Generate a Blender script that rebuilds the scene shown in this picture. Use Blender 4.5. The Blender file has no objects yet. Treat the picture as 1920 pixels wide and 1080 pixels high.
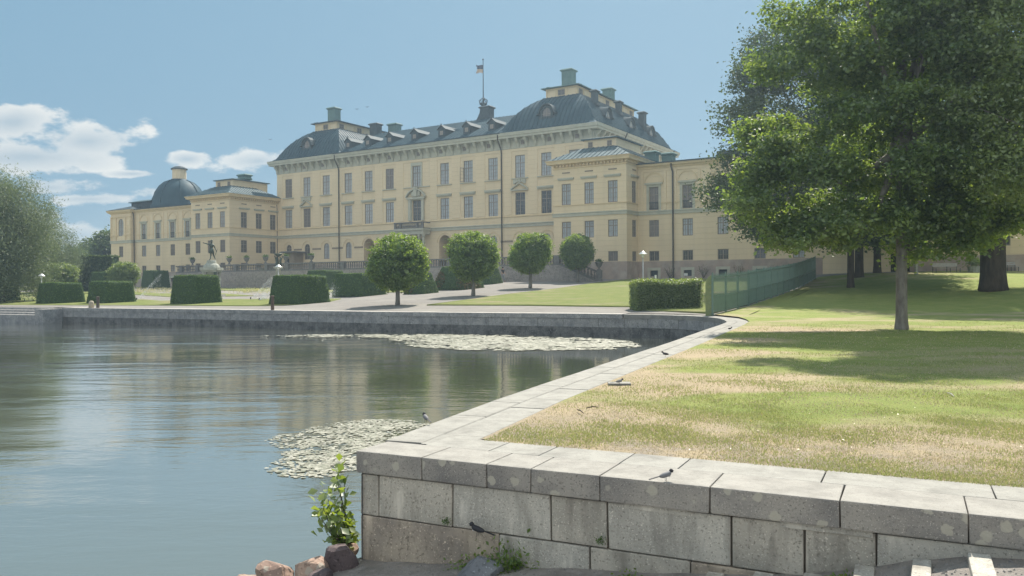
import bpy, bmesh, math, random
import numpy as np
from mathutils import Vector, Matrix, noise as mnoise
from mathutils.geometry import delaunay_2d_cdt
R = math.radians
random.seed(7); rng = np.random.default_rng(7)
SC = bpy.context.scene
COL = SC.collection

# ------------------------------------------------------------------ camera
F = 1527.0; EYE = 1.5; ROLL = 0.0056
cam_d = bpy.data.cameras.new('camera'); cam = bpy.data.objects.new('camera', cam_d); COL.objects.link(cam)
cam_d.sensor_width = 36; cam_d.lens = 36 * F / 1920; cam_d.clip_end = 5000; cam_d.clip_start = .1
cam_d.shift_y = -4 / 1920
cam.location = (0, 0, EYE)
cam.matrix_world = Matrix.Translation((0, 0, EYE)) @ Matrix.Rotation(R(90), 4, 'X') @ Matrix.Rotation(-ROLL, 4, 'Z')
SC.camera = cam

# ------------------------------------------------------------------ light
SUN_EL, SUN_AZ = 53, 22           # azimuth to the right of +Y
SC.view_settings.view_transform = 'Standard'; SC.view_settings.look = 'None'
SC.view_settings.exposure = 0.88; SC.view_settings.gamma = 1; SC.view_settings.use_curve_mapping = False
world = bpy.data.worlds.new('World'); SC.world = world; world.use_nodes = True
wn = world.node_tree.nodes; wl = world.node_tree.links; wn.clear()
sun_dir = Vector((math.sin(R(SUN_AZ)) * math.cos(R(SUN_EL)), math.cos(R(SUN_AZ)) * math.cos(R(SUN_EL)), math.sin(R(SUN_EL))))
sd = bpy.data.lights.new('sun', 'SUN'); so = bpy.data.objects.new('sun', sd); COL.objects.link(so)
sd.energy = 4.4; sd.angle = R(.55); sd.color = (1, .93, .82)
so.rotation_euler = (-sun_dir).to_track_quat('-Z', 'Y').to_euler(); so.location = (40, 160, 130)

def wnode(t, **k):
    n = wn.new(t)
    for a, b in k.items(): setattr(n, a, b)
    return n
sky = wnode('ShaderNodeTexSky', sky_type='NISHITA', sun_disc=False, sun_elevation=R(SUN_EL), sun_rotation=R(SUN_AZ),
            altitude=0, air_density=1.0, dust_density=1.6, ozone_density=2.0)
tc = wnode('ShaderNodeTexCoord'); sep = wnode('ShaderNodeSeparateXYZ'); wl.new(tc.outputs['Generated'], sep.inputs[0])
def M(op, a, b=None, c=None):
    n = wnode('ShaderNodeMath', operation=op)
    for i, v in enumerate((a, b, c)):
        if v is None: continue
        if isinstance(v, (int, float)): n.inputs[i].default_value = v
        else: wl.new(v, n.inputs[i])
    return n.outputs[0]
yy = M('MAXIMUM', M('ABSOLUTE', sep.outputs[1]), .05)
U = M('DIVIDE', sep.outputs[0], yy); V = M('DIVIDE', sep.outputs[2], yy)
cn = wnode('ShaderNodeTexNoise'); cn.inputs['Scale'].default_value = 17; cn.inputs['Detail'].default_value = 9; cn.inputs['Roughness'].default_value = .60
mp = wnode('ShaderNodeMapping'); mp.inputs['Scale'].default_value = (1, 1, 2.0); wl.new(tc.outputs['Generated'], mp.inputs[0]); wl.new(mp.outputs[0], cn.inputs['Vector'])
cn2 = wnode('ShaderNodeTexNoise'); cn2.inputs['Scale'].default_value = 4; cn2.inputs['Detail'].default_value = 3; wl.new(mp.outputs[0], cn2.inputs['Vector'])
def ell(px, py, a, b):
    u0 = (px - 960) / F; v0 = (539 - py) / F
    du = M('DIVIDE', M('SUBTRACT', U, u0), a / F); dv = M('DIVIDE', M('SUBTRACT', V, v0), b / F)
    return M('SUBTRACT', 1, M('SQRT', M('ADD', M('MULTIPLY', du, du), M('MULTIPLY', dv, dv))))
cl = None
for e in [(20, 228, 100, 36), (165, 264, 125, 36), (60, 292, 200, 38), (95, 350, 105, 20), (170, 372, 110, 15), (352, 298, 50, 16), (485, 303, 88, 24), (300, 362, 60, 14),
          (150, 440, 120, 26), (-120, 330, 160, 60), (-420, 260, 260, 50), (-900, 330, 380, 70), (250, 325, 60, 8), (20, 400, 90, 16)]:
    v = ell(*e); cl = v if cl is None else M('MAXIMUM', cl, v)
fld = M('ADD', cl, M('MULTIPLY', M('SUBTRACT', cn.outputs[0], .50), 3.2))
mr = wnode('ShaderNodeMapRange', interpolation_type='SMOOTHSTEP'); wl.new(fld, mr.inputs[0]); mr.inputs[1].default_value = .0; mr.inputs[2].default_value = .50
front = M('GREATER_THAN', sep.outputs[1], .02)
cmask = M('MULTIPLY', M('MULTIPLY', mr.outputs[0], front), .80)
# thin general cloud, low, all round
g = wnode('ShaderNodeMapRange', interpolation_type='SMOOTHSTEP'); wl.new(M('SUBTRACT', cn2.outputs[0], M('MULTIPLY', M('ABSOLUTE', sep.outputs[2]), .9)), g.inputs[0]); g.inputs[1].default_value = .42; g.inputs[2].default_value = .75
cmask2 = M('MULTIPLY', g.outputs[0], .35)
# unseen cumulus added left and behind the camera to raise the facade's fill
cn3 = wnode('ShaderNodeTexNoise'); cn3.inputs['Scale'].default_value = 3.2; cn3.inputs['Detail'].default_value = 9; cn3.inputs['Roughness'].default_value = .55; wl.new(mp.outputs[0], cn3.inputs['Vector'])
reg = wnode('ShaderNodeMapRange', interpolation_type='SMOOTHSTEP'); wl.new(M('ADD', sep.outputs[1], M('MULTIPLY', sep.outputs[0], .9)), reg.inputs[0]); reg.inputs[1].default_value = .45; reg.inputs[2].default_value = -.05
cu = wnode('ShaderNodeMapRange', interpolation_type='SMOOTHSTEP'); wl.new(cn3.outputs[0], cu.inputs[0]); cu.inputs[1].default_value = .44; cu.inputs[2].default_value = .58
fill_clouds = M('MULTIPLY', M('MULTIPLY', cu.outputs[0], reg.outputs[0]), .9)
cm = M('MAXIMUM', M('MAXIMUM', cmask, cmask2), M('MULTIPLY', fill_clouds, M('GREATER_THAN', .35, sep.outputs[1])))
shade = wnode('ShaderNodeMapRange'); wl.new(M('ADD', fld, M('MULTIPLY', M('SUBTRACT', cn.outputs[0], .5), -2.4)), shade.inputs[0]); shade.inputs[1].default_value = .1; shade.inputs[2].default_value = .95
ccol = wnode('ShaderNodeMix', data_type='RGBA'); wl.new(shade.outputs[0], ccol.inputs['Factor'])
ccol.inputs['A'].default_value = (5.6, 5.4, 5.0, 1); ccol.inputs['B'].default_value = (2.9, 3.3, 3.6, 1)
# hazy summer air: the clear-sky model is softly limited and laid over an even pale blue
vk = wnode('ShaderNodeVectorMath', operation='ADD'); wl.new(sky.outputs[0], vk.inputs[0]); vk.inputs[1].default_value = (3.2, 3.2, 3.2)
vd = wnode('ShaderNodeVectorMath', operation='DIVIDE'); wl.new(sky.outputs[0], vd.inputs[0]); wl.new(vk.outputs[0], vd.inputs[1])
vm = wnode('ShaderNodeVectorMath', operation='MULTIPLY_ADD'); wl.new(vd.outputs[0], vm.inputs[0]); vm.inputs[1].default_value = (1.4, 1.35, 1.25); vm.inputs[2].default_value = (.62, 1.50, 2.30)
lit = wnode('ShaderNodeMapRange'); wl.new(sep.outputs[1], lit.inputs[0]); lit.inputs[1].default_value = .4; lit.inputs[2].default_value = -.6; lit.inputs[3].default_value = 1; lit.inputs[4].default_value = 2.0   # unseen clouds opposite the sun boosted as front-lit, for facade fill
cl2 = wnode('ShaderNodeVectorMath', operation='SCALE'); wl.new(ccol.outputs['Result'], cl2.inputs[0]); wl.new(lit.outputs[0], cl2.inputs['Scale'])
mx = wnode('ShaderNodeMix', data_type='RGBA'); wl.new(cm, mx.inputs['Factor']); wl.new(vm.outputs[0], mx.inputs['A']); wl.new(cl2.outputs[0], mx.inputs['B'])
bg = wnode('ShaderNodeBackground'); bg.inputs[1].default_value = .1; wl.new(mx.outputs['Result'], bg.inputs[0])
wo = wnode('ShaderNodeOutputWorld'); wl.new(bg.outputs[0], wo.inputs[0])

# ------------------------------------------------------------------ materials
MATS = {}
def mat(name, col, col2=None, scale=3, rough=.8, bump=0, bscale=None, spec=.3, metal=0, detail=5, stretch=None, attr=None, coat=0, contrast=(.35, .65), col3=None, scale3=.4, c3=(.5, .7)):
    if name in MATS: return MATS[name]
    m = bpy.data.materials.new(name); m.use_nodes = True; MATS[name] = m
    nt = m.node_tree; N = nt.nodes; L = nt.links; b = N['Principled BSDF']
    b.inputs['Roughness'].default_value = rough; b.inputs['Specular IOR Level'].default_value = spec; b.inputs['Metallic'].default_value = metal
    b.inputs['Base Color'].default_value = (*col, 1)
    co = N.new('ShaderNodeTexCoord'); src = co.outputs['Object']
    if stretch:
        mp = N.new('ShaderNodeMapping'); mp.inputs['Scale'].default_value = stretch; L.new(src, mp.inputs[0]); src = mp.outputs[0]
    out = None
    if col2:
        n = N.new('ShaderNodeTexNoise'); n.inputs['Scale'].default_value = scale; n.inputs['Detail'].default_value = detail; n.inputs['Roughness'].default_value = .6; L.new(src, n.inputs['Vector'])
        r = N.new('ShaderNodeMapRange'); r.inputs[1].default_value = contrast[0]; r.inputs[2].default_value = contrast[1]; L.new(n.outputs[0], r.inputs[0])
        mxn = N.new('ShaderNodeMix'); mxn.data_type = 'RGBA'; L.new(r.outputs[0], mxn.inputs['Factor']); mxn.inputs['A'].default_value = (*col, 1); mxn.inputs['B'].default_value = (*col2, 1)
        out = mxn.outputs['Result']
    if col3:
        n = N.new('ShaderNodeTexNoise'); n.inputs['Scale'].default_value = scale3; n.inputs['Detail'].default_value = 4; L.new(src, n.inputs['Vector'])
        r = N.new('ShaderNodeMapRange'); r.inputs[1].default_value = c3[0]; r.inputs[2].default_value = c3[1]; L.new(n.outputs[0], r.inputs[0])
        mxn = N.new('ShaderNodeMix'); mxn.data_type = 'RGBA'; L.new(r.outputs[0], mxn.inputs['Factor']); L.new(out, mxn.inputs['A']); mxn.inputs['B'].default_value = (*col3, 1)
        out = mxn.outputs['Result']
    if out: L.new(out, b.inputs['Base Color'])
    if bump:
        n = N.new('ShaderNodeTexNoise'); n.inputs['Scale'].default_value = bscale or scale * 3; n.inputs['Detail'].default_value = 6; L.new(src, n.inputs['Vector'])
        bp = N.new('ShaderNodeBump'); bp.inputs['Strength'].default_value = 1; bp.inputs['Distance'].default_value = bump; L.new(n.outputs[0], bp.inputs['Height']); L.new(bp.outputs[0], b.inputs['Normal'])
    return m

def leaf_mat(name, c1, c2, trans=.45, glossy=.06, tm=(2.0, 1.75, .65)):
    if name in MATS: return MATS[name]
    m = bpy.data.materials.new(name); m.use_nodes = True; MATS[name] = m
    N = m.node_tree.nodes; L = m.node_tree.links; N.clear()
    at = N.new('ShaderNodeAttribute'); at.attribute_name = 'tint'
    mx = N.new('ShaderNodeMix'); mx.data_type = 'RGBA'; mx.inputs['A'].default_value = (*c1, 1); mx.inputs['B'].default_value = (*c2, 1); L.new(at.outputs['Fac'], mx.inputs['Factor'])
    d = N.new('ShaderNodeBsdfDiffuse'); L.new(mx.outputs['Result'], d.inputs[0])
    t = N.new('ShaderNodeBsdfTranslucent')
    hs = N.new('ShaderNodeMix'); hs.data_type = 'RGBA'; hs.blend_type = 'MULTIPLY'; hs.inputs['Factor'].default_value = 1; L.new(mx.outputs['Result'], hs.inputs['A']); hs.inputs['B'].default_value = (*tm, 1)
    L.new(hs.outputs['Result'], t.inputs[0])
    a = N.new('ShaderNodeMixShader'); a.inputs[0].default_value = trans; L.new(d.outputs[0], a.inputs[1]); L.new(t.outputs[0], a.inputs[2])
    gl = N.new('ShaderNodeBsdfGlossy'); gl.inputs['Roughness'].default_value = .5
    b = N.new('ShaderNodeMixShader'); b.inputs[0].default_value = glossy; L.new(a.outputs[0], b.inputs[1]); L.new(gl.outputs[0], b.inputs[2])
    o = N.new('ShaderNodeOutputMaterial'); L.new(b.outputs[0], o.inputs[0])
    return m

def stone_mat(name, base, dark, lich=(.42, .42, .36), lichs=0.0, top=None, rough=.85, spk=60):
    """granite: speckle, lichen discs, weathering; optional paler upper face"""
    if name in MATS: return MATS[name]
    m = bpy.data.materials.new(name); m.use_nodes = True; MATS[name] = m
    N = m.node_tree.nodes; L = m.node_tree.links; b = N['Principled BSDF']; b.inputs['Roughness'].default_value = rough; b.inputs['Specular IOR Level'].default_value = .25
    co = N.new('ShaderNodeTexCoord'); oi = N.new('ShaderNodeObjectInfo')
    ad = N.new('ShaderNodeVectorMath'); ad.operation = 'MULTIPLY_ADD'; ad.inputs[1].default_value = (1, 1, 1)
    L.new(co.outputs['Object'], ad.inputs[0])
    cb = N.new('ShaderNodeCombineXYZ'); mu = N.new('ShaderNodeMath'); mu.operation = 'MULTIPLY'; mu.inputs[1].default_value = 40; L.new(oi.outputs['Random'], mu.inputs[0])
    for i in range(3): L.new(mu.outputs[0], cb.inputs[i])
    L.new(cb.outputs[0], ad.inputs[2]); V = ad.outputs[0]
    def noise(s, d=4, ro=.6):
        n = N.new('ShaderNodeTexNoise'); n.inputs['Scale'].default_value = s; n.inputs['Detail'].default_value = d; n.inputs['Roughness'].default_value = ro; L.new(V, n.inputs['Vector']); return n.outputs[0]
    def ramp(v, a, b_):
        r = N.new('ShaderNodeMapRange'); r.inputs[1].default_value = a; r.inputs[2].default_value = b_; L.new(v, r.inputs[0]); return r.outputs[0]
    def mix(f, A, B):
        x = N.new('ShaderNodeMix'); x.data_type = 'RGBA'
        L.new(f, x.inputs['Factor'])
        for k, v in (('A', A), ('B', B)):
            if isinstance(v, tuple): x.inputs[k].default_value = (*v, 1)
            else: L.new(v, x.inputs[k])
        return x.outputs['Result']
    c = mix(ramp(noise(2.2, 5), .38, .68), base, dark)
    sp = noise(spk, 2, .5)
    c = mix(ramp(sp, .56, .72), c, tuple(x * .45 for x in base))
    c = mix(ramp(noise(spk * 1.7, 1), .62, .75), c, tuple(min(1, x * 1.5) for x in base))
    if not top and spk > 30:
        mpz = N.new('ShaderNodeMapping'); mpz.inputs['Scale'].default_value = (1, 1, .22); L.new(V, mpz.inputs[0]); nzz = N.new('ShaderNodeTexNoise'); nzz.inputs['Scale'].default_value = 7; nzz.inputs['Detail'].default_value = 5; L.new(mpz.outputs[0], nzz.inputs['Vector'])
        c = mix(ramp(nzz.outputs[0], .52, .75), c, tuple(x * .5 for x in base)); c = mix(ramp(nzz.outputs[0], .40, .27), c, tuple(min(1, x * 1.3) for x in base))
    if lichs:
        vo = N.new('ShaderNodeTexVoronoi'); vo.inputs['Scale'].default_value = 9; vw = N.new('ShaderNodeVectorMath'); vw.operation = 'MULTIPLY_ADD'; vn = N.new('ShaderNodeTexNoise'); vn.inputs['Scale'].default_value = 22; L.new(V, vn.inputs['Vector']); L.new(vn.outputs['Color'], vw.inputs[0]); vw.inputs[1].default_value = (.05, .05, .05); L.new(V, vw.inputs[2]); L.new(vw.outputs[0], vo.inputs['Vector'])
        r1 = ramp(vo.outputs['Distance'], .42, .36)
        sx = N.new('ShaderNodeSeparateColor'); L.new(vo.outputs['Color'], sx.inputs[0])
        r2 = ramp(sx.outputs[0], 1 - lichs, 1 - lichs + .06)
        k = N.new('ShaderNodeMath'); k.operation = 'MULTIPLY'; L.new(r1, k.inputs[0]); L.new(r2, k.inputs[1])
        k2 = N.new('ShaderNodeMath'); k2.operation = 'MULTIPLY'; L.new(k.outputs[0], k2.inputs[0]); k2.inputs[1].default_value = .8
        c = mix(k2.outputs[0], c, lich)
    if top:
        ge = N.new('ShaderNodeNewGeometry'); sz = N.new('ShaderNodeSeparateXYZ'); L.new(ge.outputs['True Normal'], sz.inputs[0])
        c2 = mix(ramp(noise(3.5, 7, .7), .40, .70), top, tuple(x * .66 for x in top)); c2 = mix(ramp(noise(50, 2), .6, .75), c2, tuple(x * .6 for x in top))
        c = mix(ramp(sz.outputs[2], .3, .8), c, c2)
    L.new(c, b.inputs['Base Color'])
    bp = N.new('ShaderNodeBump'); bp.inputs['Distance'].default_value = .012; bp.inputs['Strength'].default_value = .7
    h = N.new('ShaderNodeMath'); h.operation = 'ADD'; L.new(noise(18, 6, .7), h.inputs[0]); L.new(noise(4, 3), h.inputs[1]); L.new(h.outputs[0], bp.inputs['Height']); L.new(bp.outputs[0], b.inputs['Normal'])
    return m

def wall_mat(name, c, c2):
    """ochre plaster with shallow horizontal block joints"""
    if name in MATS: return MATS[name]
    m = mat(name, c, c2, scale=.35, rough=.9, detail=8, contrast=(.3, .75), stretch=(1, 1, .5))
    N = m.node_tree.nodes; L = m.node_tree.links; b = N['Principled BSDF']
    co = N.new('ShaderNodeTexCoord'); s = N.new('ShaderNodeSeparateXYZ'); L.new(co.outputs['Object'], s.inputs[0])
    a = N.new('ShaderNodeMath'); a.operation = 'PINGPONG'; a.inputs[1].default_value = .29; L.new(s.outputs[2], a.inputs[0])
    r = N.new('ShaderNodeMapRange'); r.inputs[1].default_value = 0; r.inputs[2].default_value = .03; L.new(a.outputs[0], r.inputs[0])
    bp = N.new('ShaderNodeBump'); bp.inputs['Distance'].default_value = .02; bp.inputs['Strength'].default_value = .8; L.new(r.outputs[0], bp.inputs['Height']); L.new(bp.outputs[0], b.inputs['Normal'])
    old = b.inputs['Base Color'].links[0].from_socket
    x = N.new('ShaderNodeMix'); x.data_type = 'RGBA'; x.blend_type = 'MULTIPLY'; x.inputs['Factor'].default_value = 1; L.new(old, x.inputs['A'])
    r2 = N.new('ShaderNodeMapRange'); r2.inputs[3].default_value = .86; r2.inputs[2].default_value = .03; L.new(a.outputs[0], r2.inputs[0])
    cc = N.new('ShaderNodeCombineColor'); [L.new(r2.outputs[0], cc.inputs[i]) for i in range(3)]
    L.new(cc.outputs[0], x.inputs['B'])
    # rain streaks
    mp = N.new('ShaderNodeMapping'); mp.inputs['Scale'].default_value = (1.2, 1.2, .06); L.new(co.outputs['Object'], mp.inputs[0])
    n = N.new('ShaderNodeTexNoise'); n.inputs['Scale'].default_value = 1.5; n.inputs['Detail'].default_value = 6; L.new(mp.outputs[0], n.inputs['Vector'])
    r3 = N.new('ShaderNodeMapRange'); r3.inputs[1].default_value = .5; r3.inputs[2].default_value = .8; r3.inputs[4].default_value = .35; L.new(n.outputs[0], r3.inputs[0])
    y = N.new('ShaderNodeMix'); y.data_type = 'RGBA'; L.new(r3.outputs[0], y.inputs['Factor']); L.new(x.outputs['Result'], y.inputs['A']); y.inputs['B'].default_value = (c[0] * .72, c[1] * .72, c[2] * .78, 1)
    L.new(y.outputs['Result'], b.inputs['Base Color'])
    return m

WALL = wall_mat('ochre_plaster', (.77, .62, .41), (.67, .54, .355))
TRIM = mat('grey_green_trim', (.50, .48, .38), (.42, .41, .33), scale=1.5, rough=.8)
YTRIM = mat('ochre_trim', (.72, .56, .34), (.62, .49, .30), scale=2, rough=.85)
BAND = mat('brown_band', (.30, .24, .17), (.25, .2, .15), scale=2, rough=.85)
GRAN = mat('palace_granite', (.42, .32, .26), (.32, .265, .23), scale=1.2, rough=.85, col3=(.46, .39, .33), scale3=.8)
ROOF = mat('sheet_roof', (.030, .062, .082), (.045, .085, .105), scale=.7, rough=.55, spec=.08, metal=0, stretch=(1, 1, .3))
COPPER = mat('green_copper', (.085, .155, .15), (.12, .20, .185), scale=1.5, rough=.65, spec=.1)
DARKM = mat('dark_sheet', (.045, .06, .07), (.06, .08, .09), scale=2, rough=.65, spec=.1)
PIPE = mat('downpipe_brown', (.06, .05, .04), rough=.5)
FRAME = mat('window_frame_grey', (.24, .20, .165), (.29, .25, .21), scale=3, rough=.6)
PANEA = mat('pane_curtain', (.50, .50, .50), (.36, .39, .41), scale=1.2, rough=.07, spec=.8)
PANEB = mat('pane_dark', (.07, .075, .08), (.13, .12, .12), scale=1.5, rough=.06, spec=.8)
PANEC = mat('pane_shutter', (.19, .165, .155), (.23, .20, .19), scale=2, rough=.25, spec=.5)
DARK = mat('dark_interior', (.015, .014, .013), rough=.9)
BARK = mat('bark_grey', (.25, .235, .21), (.14, .125, .11), scale=6, rough=.95, bump=.05, bscale=14, stretch=(1, 1, .35))
BARKD = mat('bark_dark', (.085, .068, .052), (.05, .04, .032), scale=4, rough=.95, bump=.08, bscale=9, stretch=(1, 1, .3))
IRON = mat('green_iron', (.13, .20, .17), (.16, .24, .205), scale=3, rough=.45)
BRONZE = mat('bronze', (.10, .13, .11), (.05, .06, .055), scale=4, rough=.4, metal=.5)
PSTONE = mat('pale_stone', (.42, .43, .37), (.28, .29, .25), scale=3, rough=.85, bump=.02)
BALU = mat('balustrade_stone', (.20, .19, .18), (.14, .135, .135), scale=3, rough=.85)
BLACK = mat('black_paint', (.02, .02, .02), rough=.5)
LAMPG = mat('lamp_galvanised', (.55, .56, .55), (.48, .5, .5), scale=5, rough=.35, metal=.4)
WHITE = mat('white_paint', (.75, .75, .72), rough=.6)
YEW = mat('yew_mass', (.032, .062, .022), (.05, .088, .03), scale=6, rough=.9, bump=.06, bscale=14)
LYEW = leaf_mat('yew_leaf', (.052, .105, .030), (.095, .16, .045), .28, .03)
LLIND = leaf_mat('linden_leaf', (.08, .15, .036), (.17, .255, .06), .54, .06)
LMAP = leaf_mat('maple_leaf', (.066, .125, .045), (.165, .245, .075), .54, .07)
LSHADE = leaf_mat('shaded_maple_leaf', (.035, .065, .032), (.065, .105, .042), .3, .05)  # maple leaf darkened so the rear crown looks unlit
LBRI = leaf_mat('bright_leaf', (.09, .15, .035), (.17, .24, .06), .5, .10)
LWIL = leaf_mat('willow_leaf', (.11, .15, .085), (.19, .235, .14), .35, .06, (1.4, 1.4, .9))
LBACK = leaf_mat('far_leaf', (.05, .09, .03), (.08, .12, .04), .3, .04)
LDRY = leaf_mat('brown_needles', (.16, .09, .045), (.10, .09, .035), .2, .03)

# ------------------------------------------------------------------ helpers
def tag(o, label=None, cat=None, group=None, kind=None):
    for k, v in (('label', label), ('category', cat), ('group', group), ('kind', kind)):
        if v: o[k] = v
    return o
def empty(name, loc=(0, 0, 0), rz=0, **k):
    o = bpy.data.objects.new(name, None); COL.objects.link(o); o.location = loc; o.rotation_euler = (0, 0, rz); o.empty_display_size = .3
    return tag(o, **k)
def link_mesh(name, me, m=None, parent=None, loc=None, rz=None):
    o = bpy.data.objects.new(name, me); COL.objects.link(o)
    if m and not me.materials: me.materials.append(m)
    if parent: o.parent = parent
    if loc is not None: o.location = loc
    if rz is not None: o.rotation_euler = (0, 0, rz)
    return o
class MB:
    def __init__(s): s.v = []; s.f = []
    def add(s, vs, fs):
        k = len(s.v); s.v += [tuple(p) for p in vs]; s.f += [tuple(i + k for i in f) for f in fs]; return s
    def box(s, x0, x1, y0, y1, z0, z1):
        return s.add([(x0, y0, z0), (x1, y0, z0), (x1, y1, z0), (x0, y1, z0), (x0, y0, z1), (x1, y0, z1), (x1, y1, z1), (x0, y1, z1)],
                     [(0, 3, 2, 1), (4, 5, 6, 7), (0, 1, 5, 4), (1, 2, 6, 5), (2, 3, 7, 6), (3, 0, 4, 7)])
    def tube(s, pts, r, n=8, cap=True):
        pts = [Vector(p) for p in pts]; k = len(s.v); rr = r if isinstance(r, (list, tuple)) else [r] * len(pts)
        for i, p in enumerate(pts):
            d = (pts[min(i + 1, len(pts) - 1)] - pts[max(i - 1, 0)]).normalized()
            a = d.cross(Vector((0, 0, 1)) if abs(d.z) < .9 else Vector((1, 0, 0))).normalized(); b = d.cross(a)
            for j in range(n):
                t = 2 * math.pi * j / n; q = p + (a * math.cos(t) + b * math.sin(t)) * rr[i]; s.v.append(tuple(q))
        for i in range(len(pts) - 1):
            for j in range(n):
                j2 = (j + 1) % n; s.f.append((k + i * n + j, k + i * n + j2, k + (i + 1) * n + j2, k + (i + 1) * n + j))
        if cap:
            s.f.append(tuple(k + j for j in range(n))[::-1]); s.f.append(tuple(k + (len(pts) - 1) * n + j for j in range(n)))
        return s
    def lathe(s, prof, c=(0, 0, 0), n=14):
        k = len(s.v)
        for r, z in prof:
            for j in range(n):
                t = 2 * math.pi * j / n; s.v.append((c[0] + r * math.cos(t), c[1] + r * math.sin(t), c[2] + z))
        for i in range(len(prof) - 1):
            for j in range(n):
                j2 = (j + 1) % n; s.f.append((k + i * n + j, k + i * n + j2, k + (i + 1) * n + j2, k + (i + 1) * n + j))
        s.f.append(tuple(k + j for j in range(n))[::-1]); s.f.append(tuple(k + (len(prof) - 1) * n + j for j in range(n)))
        return s
    def ring(s, prof, x0, x1, y0, y1, cap=True):
        """rectangular moulding or hipped roof: prof = (outward offset, z)"""
        k = len(s.v)
        for d, z in prof: s.v += [(x0 - d, y0 - d, z), (x1 + d, y0 - d, z), (x1 + d, y1 + d, z), (x0 - d, y1 + d, z)]
        for i in range(len(prof) - 1):
            for j in range(4):
                j2 = (j + 1) % 4; s.f.append((k + 4 * i + j, k + 4 * i + j2, k + 4 * i + 4 + j2, k + 4 * i + 4 + j))
        if cap: e = k + 4 * (len(prof) - 1); s.f.append((e, e + 1, e + 2, e + 3))
        return s
    def mesh(s, name, smooth=False):
        me = bpy.data.meshes.new(name); me.from_pydata(s.v, [], s.f); me.update()
        if smooth: me.shade_smooth()
        return me
    def build(s, name, m, parent=None, loc=None, rz=None, smooth=False, **k):
        me = s.mesh(name, smooth); return tag(link_mesh(name, me, m, parent, loc, rz), **k)

def each(name, mb, m, parent, gap=.35):
    """every free piece of a builder becomes an object of its own; pieces that touch or nearly touch stay together"""
    n = len(mb.v); par = list(range(n))
    def fd(a):
        while par[a] != a: par[a] = par[par[a]]; a = par[a]
        return a
    for f in mb.f:
        for q in f[1:]: par[fd(q)] = fd(f[0])
    groups = {}
    for f in mb.f: groups.setdefault(fd(f[0]), []).append(f)
    bb = []
    for k, fs in groups.items():
        A = np.array([mb.v[i] for f in fs for i in f]); bb.append([A.min(0) - gap / 2, A.max(0) + gap / 2, fs])
    merged = True
    while merged:
        merged = False
        for i in range(len(bb)):
            for j in range(i + 1, len(bb)):
                if (bb[i][0] <= bb[j][1]).all() and (bb[j][0] <= bb[i][1]).all():
                    bb[i] = [np.minimum(bb[i][0], bb[j][0]), np.maximum(bb[i][1], bb[j][1]), bb[i][2] + bb[j][2]]; bb.pop(j); merged = True; break
            if merged: break
    out = []
    for lo, hi, fs in bb:
        ids = sorted({i for f in fs for i in f}); mp_ = {v: k for k, v in enumerate(ids)}; c = (lo + hi) / 2; c[2] = lo[2]
        me = bpy.data.meshes.new(name); me.from_pydata([tuple(np.array(mb.v[i]) - c) for i in ids], [], [tuple(mp_[i] for i in f) for f in fs]); me.update()
        out.append(link_mesh(name, me, m, parent, tuple(c)))
    return out
def bevel_box(sx, sy, sz, b=.015, jit=0, seed=0):
    rr = random.Random(seed); bm = bmesh.new(); bmesh.ops.create_cube(bm, size=1)
    for v in bm.verts: v.co = Vector((v.co.x * sx + rr.uniform(-jit, jit), v.co.y * sy + rr.uniform(-jit, jit), v.co.z * sz + rr.uniform(-jit, jit) * .5))
    if b: bmesh.ops.bevel(bm, geom=bm.edges[:], offset=b, segments=2, affect='EDGES', profile=.6)
    me = bpy.data.meshes.new('stone'); bm.to_mesh(me); bm.free(); return me
def skin_mesh(name, verts, edges, radii, m, parent=None, sub=1, loc=None, rz=None):
    me = bpy.data.meshes.new(name); me.from_pydata(verts, edges, []); me.update()
    o = link_mesh(name, me, m, parent, loc, rz)
    md = o.modifiers.new('skin', 'SKIN'); md.use_smooth_shade = True
    lay = me.skin_vertices[0].data if me.skin_vertices else None
    if lay is None:
        bm = bmesh.new(); bm.from_mesh(me); bm.verts.layers.skin.verify(); bm.to_mesh(me); bm.free(); lay = me.skin_vertices[0].data
    for i, r in enumerate(radii): lay[i].radius = (r, r) if not isinstance(r, tuple) else r; lay[i].use_root = (i == 0)
    sb = o.modifiers.new('sub', 'SUBSURF'); sb.levels = sub; sb.render_levels = sub
    return o

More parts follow.
